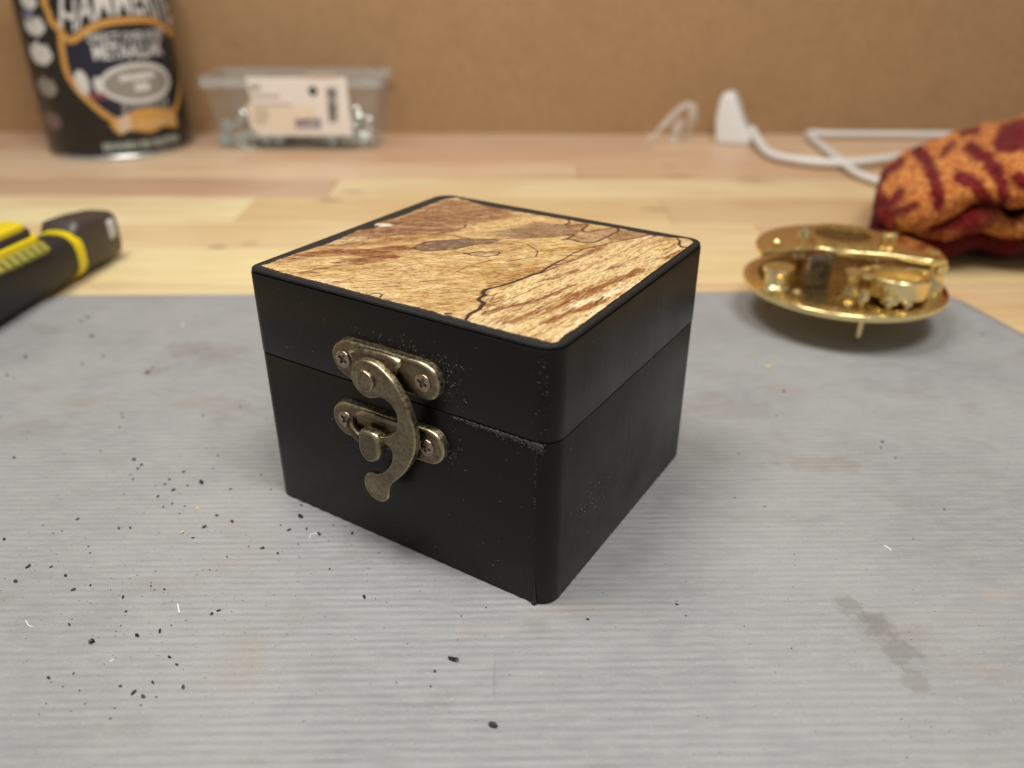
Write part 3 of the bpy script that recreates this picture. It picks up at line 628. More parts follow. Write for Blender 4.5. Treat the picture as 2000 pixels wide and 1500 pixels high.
v, f = tube(FM([tuple(p) for p in P]), 0.00135, 14); ct = MB().add(v, f)
v, f = fslab(smooth_closed([(41.6, 37.5), (42.2, 40.2), (45.0, 40.8), (48.0, 40.2), (48.6, 37.5), (48.4, 34.2), (46.9, 32.2), (44.6, 31.4), (42.4, 32.6), (41.5, 34.8)], 4), 4.8, 7.6, 1.2, 6); ct.add(v, f)
v, f = fslab(circle(46.2, 37.4, 2.0, 20), 2.4, 5.4, 0.2, 2); ct.add(v, f)
obj('catch', ct.mesh(50), M_BRONZE, lower)

# ---- dust and scuffs on the paint
def flakes(pts):
    mb = MB()
    for (p, nrm, sz) in pts:
        n = Vector(nrm).normalized(); a = n.orthogonal().normalized(); b = n.cross(a); t = random.random() * 6.28
        u = (a * math.cos(t) + b * math.sin(t)) * sz * random.uniform(0.6, 1.8); w = (b * math.cos(t) - a * math.sin(t)) * sz * random.uniform(0.4, 0.9); p = Vector(p)
        mb.add([p - u, p + w * 0.8, p + u * 0.9, p - w, p + n * sz * 0.7], [(0, 1, 4), (1, 2, 4), (2, 3, 4), (3, 0, 4), (3, 2, 1, 0)])
    return mb.mesh()
fn = (0, -1, 0); rn = (1, 0, 0)
pts = []
def fp(s, h): return FM([(s, h, 0.02)])[0]
for _ in range(150): pts.append((fp(random.uniform(6, 89), random.uniform(2, 71)), fn, random.choice((0.00005, 0.00006, 0.00008, 0.00012)) * random.uniform(0.7, 1.2)))
for _ in range(48): pts.append((fp(random.gauss(62, 5), random.gauss(62, 2.2)), fn, random.uniform(0.00005, 0.00013)))
for _ in range(48): pts.append((fp(random.gauss(67, 1.8), random.gauss(57, 3)), fn, random.uniform(0.00005, 0.00013)))
for _ in range(40): pts.append((fp(random.gauss(66.5, 1.5), random.gauss(38, 3)), fn, random.uniform(0.00005, 0.00012)))
for _ in range(40): pts.append((fp(random.gauss(45, 6), random.gauss(64.5, 1)), fn, random.uniform(0.00005, 0.00012)))
for _ in range(140):
    pts.append(((BW / 2 + 0.00014, random.uniform(-BD / 2 + 0.006, BD / 2 - 0.006), random.uniform(0.004, BH - 0.003)), rn, random.choice((0.00005, 0.00007, 0.00011))))
for _ in range(60): pts.append(((BW / 2 + 0.00014, random.gauss(-BD / 2 + 0.020, 0.005), random.gauss(0.021, 0.004)), rn, random.uniform(0.00006, 0.00014)))
for _ in range(260):
    s = random.choice((random.uniform(1.5, 93), random.uniform(1.5, 93))); t = random.choice((random.uniform(0.8, 3.2), random.uniform(0.8, 3.2)))
    if random.random() < 0.5: pts.append(((s / 1000 - BW / 2, t / 1000 - BD / 2, BH + 0.0003), (0, 0, 1), random.uniform(0.00004, 0.00010)))
    else: pts.append((((93.8 - t + 0.5) / 1000 - BW / 2, random.uniform(2, 85) / 1000 - BD / 2, BH + 0.0003), (0, 0, 1), random.uniform(0.00004, 0.00010)))
d = obj('dust', flakes(pts), M_DUST, bx); tag(d, kind='stuff')
pts = []
for _ in range(520):
    s = 66 + 26 * random.random() ** 0.6; dep = abs(random.gauss(0, 0.5)) * (0.5 + (s - 64) / 22)
    pts.append((fp(s, SEAM * 1000 - 0.1 - dep), fn, random.uniform(0.0001, 0.00036)))
rc = 0.0052
def cp(deg, h):   # on the rounded front corner
    a = R(deg); return (BW / 2 - rc + (rc + 0.00012) * math.cos(a), -BD / 2 + rc + (rc + 0.00012) * math.sin(a), h / 1000), (math.cos(a), math.sin(a), 0)
for _ in range(160):
    p, n = cp(random.gauss(-78, 7), SEAM * 1000 - abs(random.gauss(0, 1.3))); pts.append((p, n, random.uniform(0.0001, 0.00028)))
for _ in range(38):
    p, n = cp(random.gauss(-72, 9), random.uniform(51, 72)); pts.append((p, n, random.uniform(0.00008, 0.00024)))
for _ in range(60):
    p, n = cp(random.gauss(-84, 2), random.uniform(30, 48)); pts.append((p, n, random.uniform(0.00008, 0.00018)))
d = obj('scuff_marks', flakes(pts), M_SCUFF, bx); tag(d, kind='stuff')
p, n = cp(-76, 0.6)
v, f = tube([Vector(cp(-80, 0.3)[0]), Vector(cp(-79, 3)[0]), Vector(cp(-80, 7.5)[0])], [0.0008, 0.00032, 0.00006], 6)
obj('split', mesh(v, f), M_CRUMB, bx)

# ================================================================== CRUMBS ON THE MAT
def crumb_mesh(seed, flat=0.6):
    bm = bmesh.new(); bmesh.ops.create_icosphere(bm, subdivisions=1, radius=0.5); rs = random.Random(seed)
    for w in bm.verts:
        w.co *= rs.uniform(0.62, 1.15); w.co.z *= flat; w.co.x *= 1.2
    zmin = min(w.co.z for w in bm.verts)
    for w in bm.verts: w.co.z -= zmin
    me = bpy.data.meshes.new('crumb'); bm.to_mesh(me); bm.free(); me.materials.append(M_CRUMB); return me
CM = [crumb_mesh(i, 0.45 + 0.06 * i) for i in range(7)]
def z1(L): return [(x / 2.727, 900 + y / 2.727, s / 2.727) for x, y, s in L]
big = z1([(925, 158, 26), (1072, 118, 24), (1602, 300, 30), (1538, 370, 20), (1700, 392, 22), (490, 970, 28), (393, 688, 22), (85, 645, 22), (150, 568, 28), (735, 44, 16), (755, 22, 18), (978, 1208, 24),
          (712, 1238, 26), (763, 1257, 26), (852, 911, 22), (732, 933, 20), (656, 730, 20), (1164, 799, 22), (1128, 818, 18), (1238, 328, 24), (1090, 354, 26), (633, 361, 20), (694, 359, 16), (1155, 290, 18),
          (1028, 413, 16), (350, 616, 16), (272, 568, 16), (414, 314, 16), (22, 420, 18), (372, 875, 16), (260, 1157, 22), (391, 1134, 14), (903, 1048, 18), (942, 1085, 18), (815, 1183, 18), (1398, 468, 18), (1480, 495, 14),
          (1632, 366, 12), (1588, 446, 14), (958, 284, 14), (916, 231, 12), (870, 247, 10), (985, 242, 10), (1000, 134, 14), (880, 125, 12), (842, 192, 14), (708, 101, 12), (903, 101, 10), (977, 62, 12), (480, 492, 12), (482, 666, 14),
          (470, 458, 12), (642, 1202, 14), (752, 1302, 12), (832, 1260, 12), (613, 1320, 10), (589, 1377, 12), (245, 1296, 14), (455, 1294, 12), (335, 1205, 10), (618, 911, 10), (643, 880, 9), (876, 686, 12), (804, 670, 10), (824, 689, 8),
          (1226, 152, 14), (1443, 156, 12), (1605, 237, 12), (1775, 345, 10), (1877, 390, 14), (1840, 352, 9), (1324, 458, 9), (1210, 512, 12), (330, 377, 10), (285, 388, 9), (230, 345, 9), (660, 178, 9), (829, 135, 9), (672, 806, 14),
          (383, 845, 10), (912, 878, 8), (1756, 578, 10), (1660, 1037, 8), (209, 1352, 8), (379, 1337, 8), (424, 1224, 8), (590, 690, 8), (690, 630, 8), (1390, 75, 8), (1135, 42, 8), (1495, 345, 8), (1050, 608, 8), (1118, 582, 8)])
front = [(700 + x / 2.727, 900 + y / 2.727, s / 2.727) for x, y, s in [(32, 725, 22), (547, 828, 10), (1221, 846, 16), (1695, 767, 14), (1743, 828, 10), (530, 955, 9), (408, 1124, 16), (202, 1183, 11), (385, 1204, 12), (480, 490, 0), (680, 783, 8), (805, 1142, 7), (410, 640, 6), (110, 490, 7), (262, 975, 7), (137, 893, 7), (1303, 703, 7)] if s > 0]
right = [(1360 + x / 3.125, 560 + y / 3.125, s / 3.125) for x, y, s in [(532, 640, 18), (488, 788, 12), (1125, 985, 14), (1135, 950, 16), (1215, 1048, 18), (262, 1020, 10), (1745, 295, 12)]] + [(1300 + x / 2.727, 900 + y / 2.727, s / 2.727) for x, y, s in [(368, 197, 10), (528, 243, 9), (1484, 262, 9), (670, 1000, 7), (685, 498, 8), (1315, 686, 8)]]
back = [(x / 3.571, 560 + y / 3.571, s / 3.571) for x, y, s in [(565, 242, 26), (610, 215, 24), (640, 346, 34), (180, 495, 24), (720, 487, 20), (575, 540, 18), (1035, 600, 40), (1062, 570, 22), (50, 622, 22), (98, 640, 18), (850, 888, 20), (858, 915, 16), (1417, 900, 22), (1678, 842, 18), (100, 1195, 24), (195, 1018, 14), (190, 1058, 12), (935, 1210, 30), (990, 1245, 22), (962, 1272, 22), (1520, 1180, 24), (1282, 1294, 20), (1490, 1268, 14), (908, 1312, 16), (928, 1346, 18), (1605, 1190, 10), (700, 1150, 14), (450, 1168, 14), (1490, 1128, 12), (1440, 1128, 10), (835, 985, 16), (5, 912, 14), (1822, 1310, 10), (1860, 925, 12), (1185, 1346, 14)]]
LBL_BIG = {0: 'largest black crumb left of the box, among smaller crumbs level with its bottom edge', 2: 'largest black crumb beside the left bottom edge of the box', 5: 'largest black crumb at lower left of the mat, above a pair of flecks'}
def crumb(px, py, s, label, group):
    p = at(px, py, 0.0); m = (at(px + 10, py) - p).length / 10
    o = obj('paint_crumb', random.choice(CM), None, None, (p.x, p.y, 0.00003), (random.uniform(-0.2, 0.2), 0, random.uniform(0, 6.28)), None)
    k = s * m * random.uniform(1.1, 1.3); o.scale = (k, k * random.uniform(0.42, 0.95), k * random.uniform(0.7, 1.0))
    tag(o, label, 'crumb', group); return o
allc = [(x, y, q) for x, y, q in big + front + right] + [(x, y, q * 0.8) for x, y, q in back] + [(963, 1416, 16)]
FIXED = {(big[0][0], big[0][1]): 'largest black crumb left of the box, level with its bottom edge', (big[2][0], big[2][1]): 'largest black crumb close beside the left bottom edge of the box',
         (big[5][0], big[5][1]): 'largest black crumb at the lower left of the mat', (front[0][0], front[0][1]): 'pointed black sliver on the mat below the middle of the box front',
         (963, 1416): 'squarish black crumb alone near the bottom centre of the mat'}
cells = {}
for c in allc:
    x, y, _ = c
    if x > 1330: k = 'on the mat to the right of the box' if y < 900 else 'on the near right part of the mat'
    elif x > 690: k = 'on the mat in front of the box'
    else:
        r_ = 'far' if y < 760 else 'middle' if y < 915 else 'level with the box bottom' if y < 985 else 'below the hook' if y < 1045 else 'upper front' if y < 1110 else 'front' if y < 1175 else 'near front' if y < 1290 else 'nearest'
        q = 'at left edge' if x < 110 else 'left' if x < 190 else 'centre left' if x < 290 else 'centre right' if x < 400 else 'towards box' if x < 520 else 'beside box'
        k = {'far': 'in far blurred row', 'middle': 'level with the catch', 'level with the box bottom': 'level with the hook tip', 'below the hook': 'level with left bottom corner', 'upper front': 'just nearer than left corner',
             'front': 'level with front corner', 'near front': 'nearer than the box', 'nearest': 'nearest the viewer'}[r_] + ', ' + q
    cells.setdefault(k, []).append(c)
ORD = ['leftmost', 'second from left', 'third from left', 'fourth from left', 'fifth from left', 'sixth from left', 'seventh from left', 'eighth from left', 'ninth from left', 'tenth from left', 'eleventh from left', 'twelfth from left', 'thirteenth from left', 'fourteenth from left', 'fifteenth from left', 'sixteenth from left', 'seventeenth from left', 'eighteenth from left']
for k, L in cells.items():
    L.sort()
    for n_, (x, y, q) in enumerate(L):
        size = 'tiny' if q < 4.2 else 'small' if q < 7 else 'larger'
        lb = FIXED.get((x, y)) or ((size + ' black crumb ' + k) if len(L) == 1 else (size + ' black crumb, ' + ORD[n_] + ' ' + k))
        crumb(x, y, q, lb, 'black crumbs scattered on the mat')
p = at(885, 1290); v, f = tube([p + Vector((-0.0011, 0.0006, 0.0004)), p + Vector((0.0002, 0.0002, 0.0006)), p + Vector((0.0011, 0.0001, 0.0006)), p + Vector((0.0013, -0.0003, 0.0007)), p + Vector((0.0010, -0.0005, 0.0005)), p + Vector((-0.0002, -0.0001, 0.0004)), p + Vector((-0.0011, 0.00055, 0.0004))], [0.00028, 0.00025, 0.00016, 0.00016, 0.00016, 0.0002, 0.00026], 6)
tag(obj('looped_shaving', mesh(v, f), M_CRUMB), 'small black shaving bent into a loop, in front of the box', 'shaving')
def bit(name, px, py, s, mat, label, cat, grp=None, curve=None):
    p = at(px, py); m = (at(px + 10, py) - p).length / 10
    if curve:
        pts = [at(px + a, py + b, 0.00015) for a, b in curve]; v, f = tube(smooth_closed(pts, 4, False), m * s, 6); o = obj(name, mesh(v, f), mat)
    else:
        me = CM[int(px) % 7].copy(); me.materials.clear(); o = obj(name, me, mat, None, (p.x, p.y, 0), (0, 0, px), (s * m, s * m * 0.8, s * m * 0.5))
    tag(o, label, cat, grp)
bit('wood_crumb', 385, 994, 11, M_STRAW, 'yellow wood crumb on the mat left of the box', 'crumb')
bit('wood_crumb', 356, 1041, 9, M_STRAW, 'faint yellow wood crumb below the brighter one on the mat', 'crumb')
bit('white_shaving', 349, 1190, 1.6, M_SHAVING, 'straight white sliver standing upright in view at left of the mat', 'shaving', None, [(-2, -10), (0, 0), (2, 7)])
bit('white_shaving', 57, 1220, 1.0, M_SHAVING, 'curved pale fibre on the mat near the left edge of the view', 'shaving', None, [(-7, -8), (-3, -1), (2, 3), (8, 4)])
bit('white_shaving', 608, 1048, 1.0, M_SHAVING, 'curled pale fibre beside a black crumb near the box', 'shaving', None, [(-4, 4), (-1, -3), (5, -6), (12, -4)])
bit('white_shaving', 218, 1290, 1.2, M_SHAVING, 'short white chip low on the left side of the mat', 'shaving', None, [(-4, 3), (0, 0), (4, -2)])
bit('white_shaving', 1735, 1071, 1.6, M_SHAVING, 'white fleck with whiskers on the right half of the mat', 'shaving', None, [(-8, -5), (-2, -2), (3, 2), (6, 5)])
bit('white_shaving', 357, 635, 8, M_SHAVING, 'small white chip far back on the mat, left of the box', 'shaving')
bit('white_shaving', 1500, 718, 14, M_STRAW, 'pale wood fleck on the mat between the box and the brass dial', 'shaving')
# countless finer grains
mb = MB()
for _ in range(1100):
    q = random.random()
    if q < 0.62: px, py = random.gauss(330, 230), random.gauss(1090, 150)
    else: px, py = random.uniform(0, 2000), random.uniform(700, 1480)
    if not (0 < px < 2000 and 640 < py < 1490): continue
    p = at(px, py); r_ = random.uniform(0.00007, 0.00020)
    mb.add([p + Vector((math.cos(a) * r_ * random.uniform(0.6, 1.6), math.sin(a) * r_, 0)) for a in (0, 2.1, 4.2)] + [p + Vector((0, 0, r_ * 1.1))], [(0, 1, 3), (1, 2, 3), (2, 0, 3)])
tag(obj('fine_black_dust', mb.mesh(), M_CRUMB), kind='stuff')
mb = MB()
for _ in range(900):
    px, py = random.uniform(0, 2000), random.uniform(700, 1495)
    p = at(px, py); r_ = random.uniform(0.00005, 0.00013)
    mb.add([p + Vector((math.cos(a) * r_ * random.uniform(0.6, 2.0), math.sin(a) * r_, 0)) for a in (0, 2.1, 4.2)] + [p + Vector((0, 0, r_ * 1.1))], [(0, 1, 3), (1, 2, 3), (2, 0, 3)])
tag(obj('fine_pale_dust', mb.mesh(), M_DUST), kind='stuff')

# ================================================================== BRASS SUNDIAL COMPASS
M_BRASS = plain('polished_brass', (0.90, 0.73, 0.37), 0.20, 1.0, nb=0.06, nscale=300, var=0.10)
M_BRASS2 = plain('worn_brass', (0.74, 0.58, 0.29), 0.27, 1.0, nb=0.1, nscale=700, var=0.2)
M_GLASS_DARK = plain('tarnished_steel', (0.30, 0.28, 0.25), 0.3, 1.0)
DC = Vector((0.1475, 0.345, 0.0))
dial = empty('brass_sundial', DC); tag(dial, 'round brass sundial compass standing tilted on its feet on the mat', 'sundial')
TILT = Matrix.Translation((0, 0, 0.0172)) @ Matrix.Rotation(R(0.4), 4, 'Y') @ Matrix.Rotation(R(-1.0), 4, 'X')
def dpart(name, vf, mat, M=None, smooth=40, parent=dial):
    MM = TILT @ M if M is not None else TILT
    return obj(name, mesh([tuple(MM @ Vector(p)) for p in vf[0]], vf[1], smooth), mat, parent)
T = Matrix.Translation
base = dpart('base_plate', slab(circle(0, 0, 0.0432, 72), -0.0014, 0.0014, 0.0007, 3, 0.0007), M_BRASS)
dpart('engraved_ring', lathe([(0.0405, 0.0014), (0.0405, 0.0018), (0.037, 0.0018), (0.037, 0.0014)], 64), M_BRASS2)
def foot(x, y, L, name='foot'):
    dpart(name, lathe([(0.0001, -L), (0.0011, -L + 0.0004), (0.0015, -L + 0.0014), (0.0013, -L + 0.0022), (0.0019, -0.004), (0.0028, -0.0014)], 20), M_BRASS, T((x, y, 0)))
foot(0.0005, -0.0255, 0.0165); foot(-0.026, 0.016, 0.0168); foot(0.026, 0.016, 0.0168)
# upper plate: a disc cut away at the front left, with a round window
UZ = 0.0132
def arc(r, a0, a1, n): return [(r * math.cos(R(a0 + (a1 - a0) * i / n)), r * math.sin(R(a0 + (a1 - a0) * i / n))) for i in range(n + 1)]
ol = arc(0.0395, -20, 186, 60) + [(-0.0330, -0.0010), (-0.020, 0.0005), (-0.011, 0.003), (-0.006, -0.001), (0.004, -0.0035), (0.016, -0.0060), (0.026, -0.0120), (0.032, -0.0150)]
dpart('upper_plate', slab(ol, UZ, UZ + 0.0024, 0.0006, 3, 0.0006), M_BRASS)
dpart('hour_ring', lathe([(0.0175, UZ + 0.0024), (0.0175, UZ + 0.0036), (0.0125, UZ + 0.0036), (0.0125, UZ + 0.0024)], 56), M_BRASS2, T((0.004, 0.019, 0)))
dpart('front_bridge', slab(arc(0.0190, 20, 160, 24) + arc(0.0120, 160, 20, 20), UZ - 0.0030, UZ - 0.0006, 0.0005, 2), M_BRASS, T((0.0140, -0.0290, 0)))
def post(x, y, r, z0, z1, mat=M_BRASS, name='pillar'):
    return dpart(name, lathe([(r, z0), (r, z0 + 0.002), (r * 0.82, z0 + 0.003), (r * 0.82, z1 - 0.003), (r, z1 - 0.002), (r, z1)], 24), mat, T((x, y, 0)))
post(0.0355, -0.0115, 0.0032, 0.0014, UZ); post(-0.0335, -0.0125, 0.0064, 0.0014, 0.0118, M_BRASS); post(-0.010, 0.031, 0.003, 0.0014, UZ); post(0.024, 0.027, 0.003, 0.0014, UZ)
post(-0.0040, -0.0200, 0.0040, 0.0014, 0.0126, M_BRASS2)
dpart('cross_plate', slab([(-0.0055, -0.001), (0.0055, -0.001), (0.0055, 0.001), (-0.0055, 0.001)], 0.0014, UZ + 0.001, 0.0003, 2), M_GLASS_DARK, T((-0.0135, -0.0050, 0)) @ Matrix.Rotation(R(12), 4, 'Z'))
dpart('cross_plate', slab([(-0.005, -0.0008), (0.005, -0.0008), (0.005, 0.0008), (-0.005, 0.0008)], 0.0014, UZ + 0.0005, 0.0003, 2), M_BRASS2, T((0.0285, -0.0205, 0)) @ Matrix.Rotation(R(70), 4, 'Z'))
# compass drum hung under the upper plate
drum = dpart('compass_drum', lathe([(0.0118, 0.0040), (0.0125, 0.0046), (0.0125, 0.0120), (0.0118, 0.0126), (0.0102, 0.0126), (0.0100, 0.0100), (0.001, 0.0098)], 40), M_BRASS, T((0.0135, -0.0225, 0)))
dpart('compass_card', lathe([(0.0098, 0.0100), (0.0098, 0.0104), (0.0001, 0.0106)], 32), plain('gilt_card', (0.55, 0.36, 0.08), 0.35, 0.6, nb=0.4, nscale=900, var=0.6), T((0.0135, -0.0225, 0)), parent=drum)
def knob(x, y, z, r, h, name='thumb_screw'):
    dpart(name, lathe([(r * 0.5, z), (r * 0.5, z + h * 0.4), (r * 1.15, z + h * 0.45), (r * 1.15, z + h * 0.7), (r, z + h * 0.8), (r * 0.8, z + h * 0.97), (r * 0.2, z + h)], 20), M_BRASS, T((x, y, 0)))
knob(-0.0185, 0.006, UZ + 0.0024, 0.0022, 0.0085); knob(0.0205, 0.012, UZ + 0.0024, 0.0017, 0.0042); knob(0.0240, 0.012, UZ + 0.0024, 0.0017, 0.0042); knob(-0.030, 0.006, UZ + 0.0024, 0.002, 0.0025)
knob(-0.0045, -0.0335, 0.0014, 0.0021, 0.0080); knob(0.0060, -0.0345, 0.0014, 0.0030, 0.0062); knob(0.0135, -0.0345, 0.0014, 0.0018, 0.0040); knob(-0.0275, -0.0215, 0.0014, 0.0018, 0.0035)
knob(0.034, -0.006, UZ + 0.0024, 0.0026, 0.0022)

# ================================================================== PAINT CAN
CR, CX, CY, CH = 0.0565, -0.3335, 0.7165, 0.150
M_CAN = plain('black_printed_tin', (0.010, 0.010, 0.009), 0.32, 0.0, var=0.3)
M_TIN = plain('bare_tin_rim', (0.62, 0.62, 0.60), 0.3, 1.0)
M_GOLD = plain('gold_ink', (0.55, 0.29, 0.075), 0.4, 0.1)
M_NAVY = plain('navy_ink', (0.010, 0.012, 0.028), 0.35)
M_WHITE = plain('white_ink', (0.58, 0.57, 0.55), 0.4)
M_SILVER = plain('silver_ink', (0.25, 0.23, 0.20), 0.4)
M_PINK = plain('dull_red_ink', (0.20, 0.05, 0.06), 0.4)
M_PALEGREEN = plain('pale_green_ink', (0.30, 0.33, 0.29), 0.4)
can = empty('paint_can', (CX, CY, BENCH_Z)); tag(can, 'black metal paint can with gold framed label and white lettering', 'paint can')
v, f = lathe([(CR - 0.001, 0.0), (CR + 0.0006, 0.0004), (CR + 0.0009, 0.0020), (CR + 0.0004, 0.0034), (CR - 0.0006, 0.0042)], 72); obj('base_rim', mesh(v, f, 40), M_TIN, can)
v, f = lathe([(CR - 0.0005, 0.0040), (CR, 0.0052), (CR, CH - 0.006), (CR - 0.001, CH - 0.005)], 96); obj('can_body', mesh(v, f, 40), M_CAN, can)
v, f = lathe([(CR - 0.0006, CH - 0.0052), (CR + 0.0010, CH - 0.004), (CR + 0.0010, CH - 0.001), (CR - 0.001, CH), (CR - 0.005, CH - 0.0015), (CR - 0.012, CH - 0.0035), (0.001, CH - 0.0035)], 72); obj('can_lid', mesh(v, f, 40), M_TIN, can)
def canp(px, py):
    """label coordinates (arc length, height) in metres of a pixel on the can"""
    o = Vector((0, 0, CAM_H)); d = (at(px, py, -1) - o) if py > 0 else (at(px, 1, -1) - o)
    a = d.x ** 2 + d.y ** 2; b = 2 * (d.x * (o.x - CX) + d.y * (o.y - CY)); c = (o.x - CX) ** 2 + (o.y - CY) ** 2 - CR ** 2
    D = max(0.0, b * b - 4 * a * c); t = (-b - math.sqrt(D)) / (2 * a); p = o + d * t
    return Vector((CR * math.atan2(p.x - CX, -(p.y - CY)), p.z - BENCH_Z))
def wrap(u, z, off=0.0): a = u / CR; return ((CR + off) * math.sin(a), -(CR + off) * math.cos(a), z)
def ribbon(name, pts, w, mat, off):
    P = smooth_closed([Vector((p.x, p.y, 0)) for p in pts], 6, False); v = []; f = []
    for i, p in enumerate(P):
        t = (P[min(i + 1, len(P) - 1)] - P[max(i - 1, 0)]).normalized(); n = Vector((-t.y, t.x, 0))
        ww = w[i * len(w) // len(P)] if isinstance(w, list) else w
        v += [wrap(*(p + n * ww / 2).xy, off), wrap(*(p - n * ww / 2).xy, off)]
    for i in range(len(P) - 1): f.append((2 * i, 2 * i + 1, 2 * i + 3, 2 * i + 2))
    return obj(name, mesh(v, f), mat, can)
def fill(name, poly, mat, off):
    """polygon filled with small cells so that it follows the can"""
    X, Y = np.meshgrid(np.arange(-0.075, 0.075, 0.0006), np.arange(0.0, CH, 0.0006)); P = [Vector((p.x, p.y)) for p in poly]
    ins = poly_sd(X, Y, P) < 0.0003; kk = ins[:-1, :-1] & ins[1:, :-1] & ins[:-1, 1:] & ins[1:, 1:]
    v = []; f = []; idx = {}
    for r_, c in zip(*np.nonzero(kk)):
        q = []
        for (a, b) in ((r_, c), (r_, c + 1), (r_ + 1, c + 1), (r_ + 1, c)):
            if (a, b) not in idx: idx[(a, b)] = len(v); v.append(wrap(X[a, b], Y[a, b], off))
            q.append(idx[(a, b)])
        f.append(tuple(q))
    return obj(name, mesh(v, f), mat, can)
def k4(L): return [canp(x / 4.6875, y / 4.6875) for x, y in L]
lft = k4([(470, 190), (545, 270), (570, 450), (610, 650), (690, 790), (800, 910), (950, 1040), (1080, 1120)])
top = k4([(560, 290), (650, 370), (800, 275), (1000, 200), (1180, 175), (1350, 185), (1500, 230), (1600, 290)])
mid = canp(263, 100).x
mir = lambda L: [Vector((2 * mid - p.x, p.y)) for p in reversed(L)]
shield = lft[1:] + mir(lft[1:]) 
fill('label_panel', [lft[1]] + lft[2:] + mir(lft[2:]) + mir([lft[1]]), M_NAVY, 0.00012)
ribbon('gold_border', lft, 0.0045, M_GOLD, 0.00030)
ribbon('gold_border', mir(lft), 0.0045, M_GOLD, 0.00030)
tl = [p for p in top if p.x <= mid]; ribbon('gold_border', tl + mir(tl[:]), 0.0048, M_GOLD, 0.00034)
up_l = k4([(400, 20), (420, 60), (450, 130), (460, 180), (490, 220), (545, 270)]); z_up = up_l[0].y
ext = [Vector((up_l[0].x - 0.006, z_up + 0.012)), Vector((up_l[0].x + 0.002, z_up + 0.004))] + up_l
ribbon('gold_border', ext, 0.0046, M_GOLD, 0.00032); ribbon('gold_border', mir(ext), 0.0046, M_GOLD, 0.00032)
arch = [Vector((up_l[0].x - 0.004, z_up + 0.010)), Vector((up_l[0].x + 0.012, z_up + 0.018)), Vector((mid, z_up + 0.026))]; ribbon('gold_border', arch + mir(arch[:-1]), 0.0046, M_GOLD, 0.00034)
def text_mesh(s, size, bold=0.0):
    cu = bpy.data.curves.new('t', 'FONT'); cu.body = s; cu.size = size; cu.align_x = 'CENTER'; cu.offset = bold; cu.resolution_u = 3
    o = bpy.data.objects.new('t', cu); COL.objects.link(o); dg = bpy.context.evaluated_depsgraph_get(); dg.update()
    me = bpy.data.meshes.new_from_object(o.evaluated_get(dg)); bpy.data.objects.remove(o); bpy.data.curves.remove(cu)
    return me
def can_text(name, s, size, mat, fn, sx=1.0, bold=0.0, off=0.00042):
    me = text_mesh(s, size, bold); bm = bmesh.new(); bm.from_mesh(me)
    bmesh.ops.subdivide_edges(bm, edges=[e for e in bm.edges if e.calc_length() > 0.0025], cuts=2)
    for w in bm.verts: u, z = fn(w.co.x * sx, w.co.y); w.co = wrap(u, z, off)
    bm.to_mesh(me); bm.free(); me.materials.clear(); return obj(name, me, mat, can)
a, b = canp(180, 118), canp(335, 112); zb = canp(255, 117).y
can_text('lettering', 'METAALLAK', 0.0150, M_WHITE, lambda x, y: (canp(258, 110).x + x, zb + 0.0015 + y), (b.x - a.x) / 0.105 * 1.02, 0.00035)
zs = canp(255, 83).y; can_text('lettering', 'DIRECT OVER ROEST', 0.0092, M_WHITE, lambda x, y: (canp(258, 80).x + x, zs + 0.0012 + y), 0.72, 0.00015)
arc_z = [(p.x, p.y) for p in tl]
def archtext(x, y):
    u = mid + x; q = abs(x); lo = np.interp(-q, [p.x - mid for p in tl], [p.y for p in tl]); return (u - y * (x / 0.06) * 0.35, lo + 0.0045 + y * 1.05)
can_text('lettering', 'HAMMERITE', 0.030, M_WHITE, archtext, 0.62, 0.0004)
c0 = canp(272, 162)
oval = lambda rx, rz, n=28: [Vector((c0.x + rx * math.cos(6.283 * i / n), c0.y + rz * math.sin(6.283 * i / n))) for i in range(n)]
fill('emblem', oval(0.0270, 0.0130), M_SILVER, 0.00030); ribbon('emblem_ring', oval(0.0275, 0.0134) + oval(0.0275, 0.0134)[:1], 0.0032, M_WHITE, 0.00045)
fill('emblem_bar', [c0 + Vector(q) for q in ((-0.014, 0.002), (0.014, 0.003), (0.014, 0.0075), (-0.014, 0.0065))], M_WHITE, 0.00045)
fill('emblem_bar', [c0 + Vector(q) for q in ((-0.004, -0.006), (0.008, -0.006), (0.008, 0.0), (-0.004, 0.0))], M_WHITE, 0.00045)
for i in range(7): fill('emblem_tooth', [c0 + Vector(q) for q in ((-0.016 + i * 0.0058, -0.027), (-0.0135 + i * 0.0058, -0.027), (-0.0125 + i * 0.0058, -0.012), (-0.016 + i * 0.0058, -0.012))], M_SILVER, 0.00036)
for px, py, r_ in ((160, 163, 0.0066), (192, 166, 0.004)):
    q = canp(px, py); fill('white_mark', [q + Vector((r_ * 0.8 * math.cos(6.28 * i / 14), r_ * 1.5 * math.sin(6.28 * i / 14))) for i in range(14)], M_WHITE, 0.00028)
q = canp(198, 188); fill('red_mark', [q + Vector(w) for w in ((-0.008, -0.002), (0.010, -0.002), (0.010, 0.0025), (-0.010, 0.003))], M_PINK, 0.00026)
ban = k4([(1000, 1130), (1080, 1080), (1150, 1050), (1250, 1000), (1400, 985), (1620, 1000), (1630, 1150), (1600, 1170), (1500, 1150), (1380, 1215), (1260, 1200), (1200, 1190), (1100, 1235), (1050, 1200)])
fill('banner', ban, M_GOLD, 0.00040); q = canp(246, 240); fill('banner_mark', [q + Vector(w) for w in ((-0.006, -0.008), (0.004, -0.005), (0.004, 0.007), (-0.006, 0.004))], plain('pale_gold_ink', (0.55, 0.42, 0.30), 0.4), 0.00055)
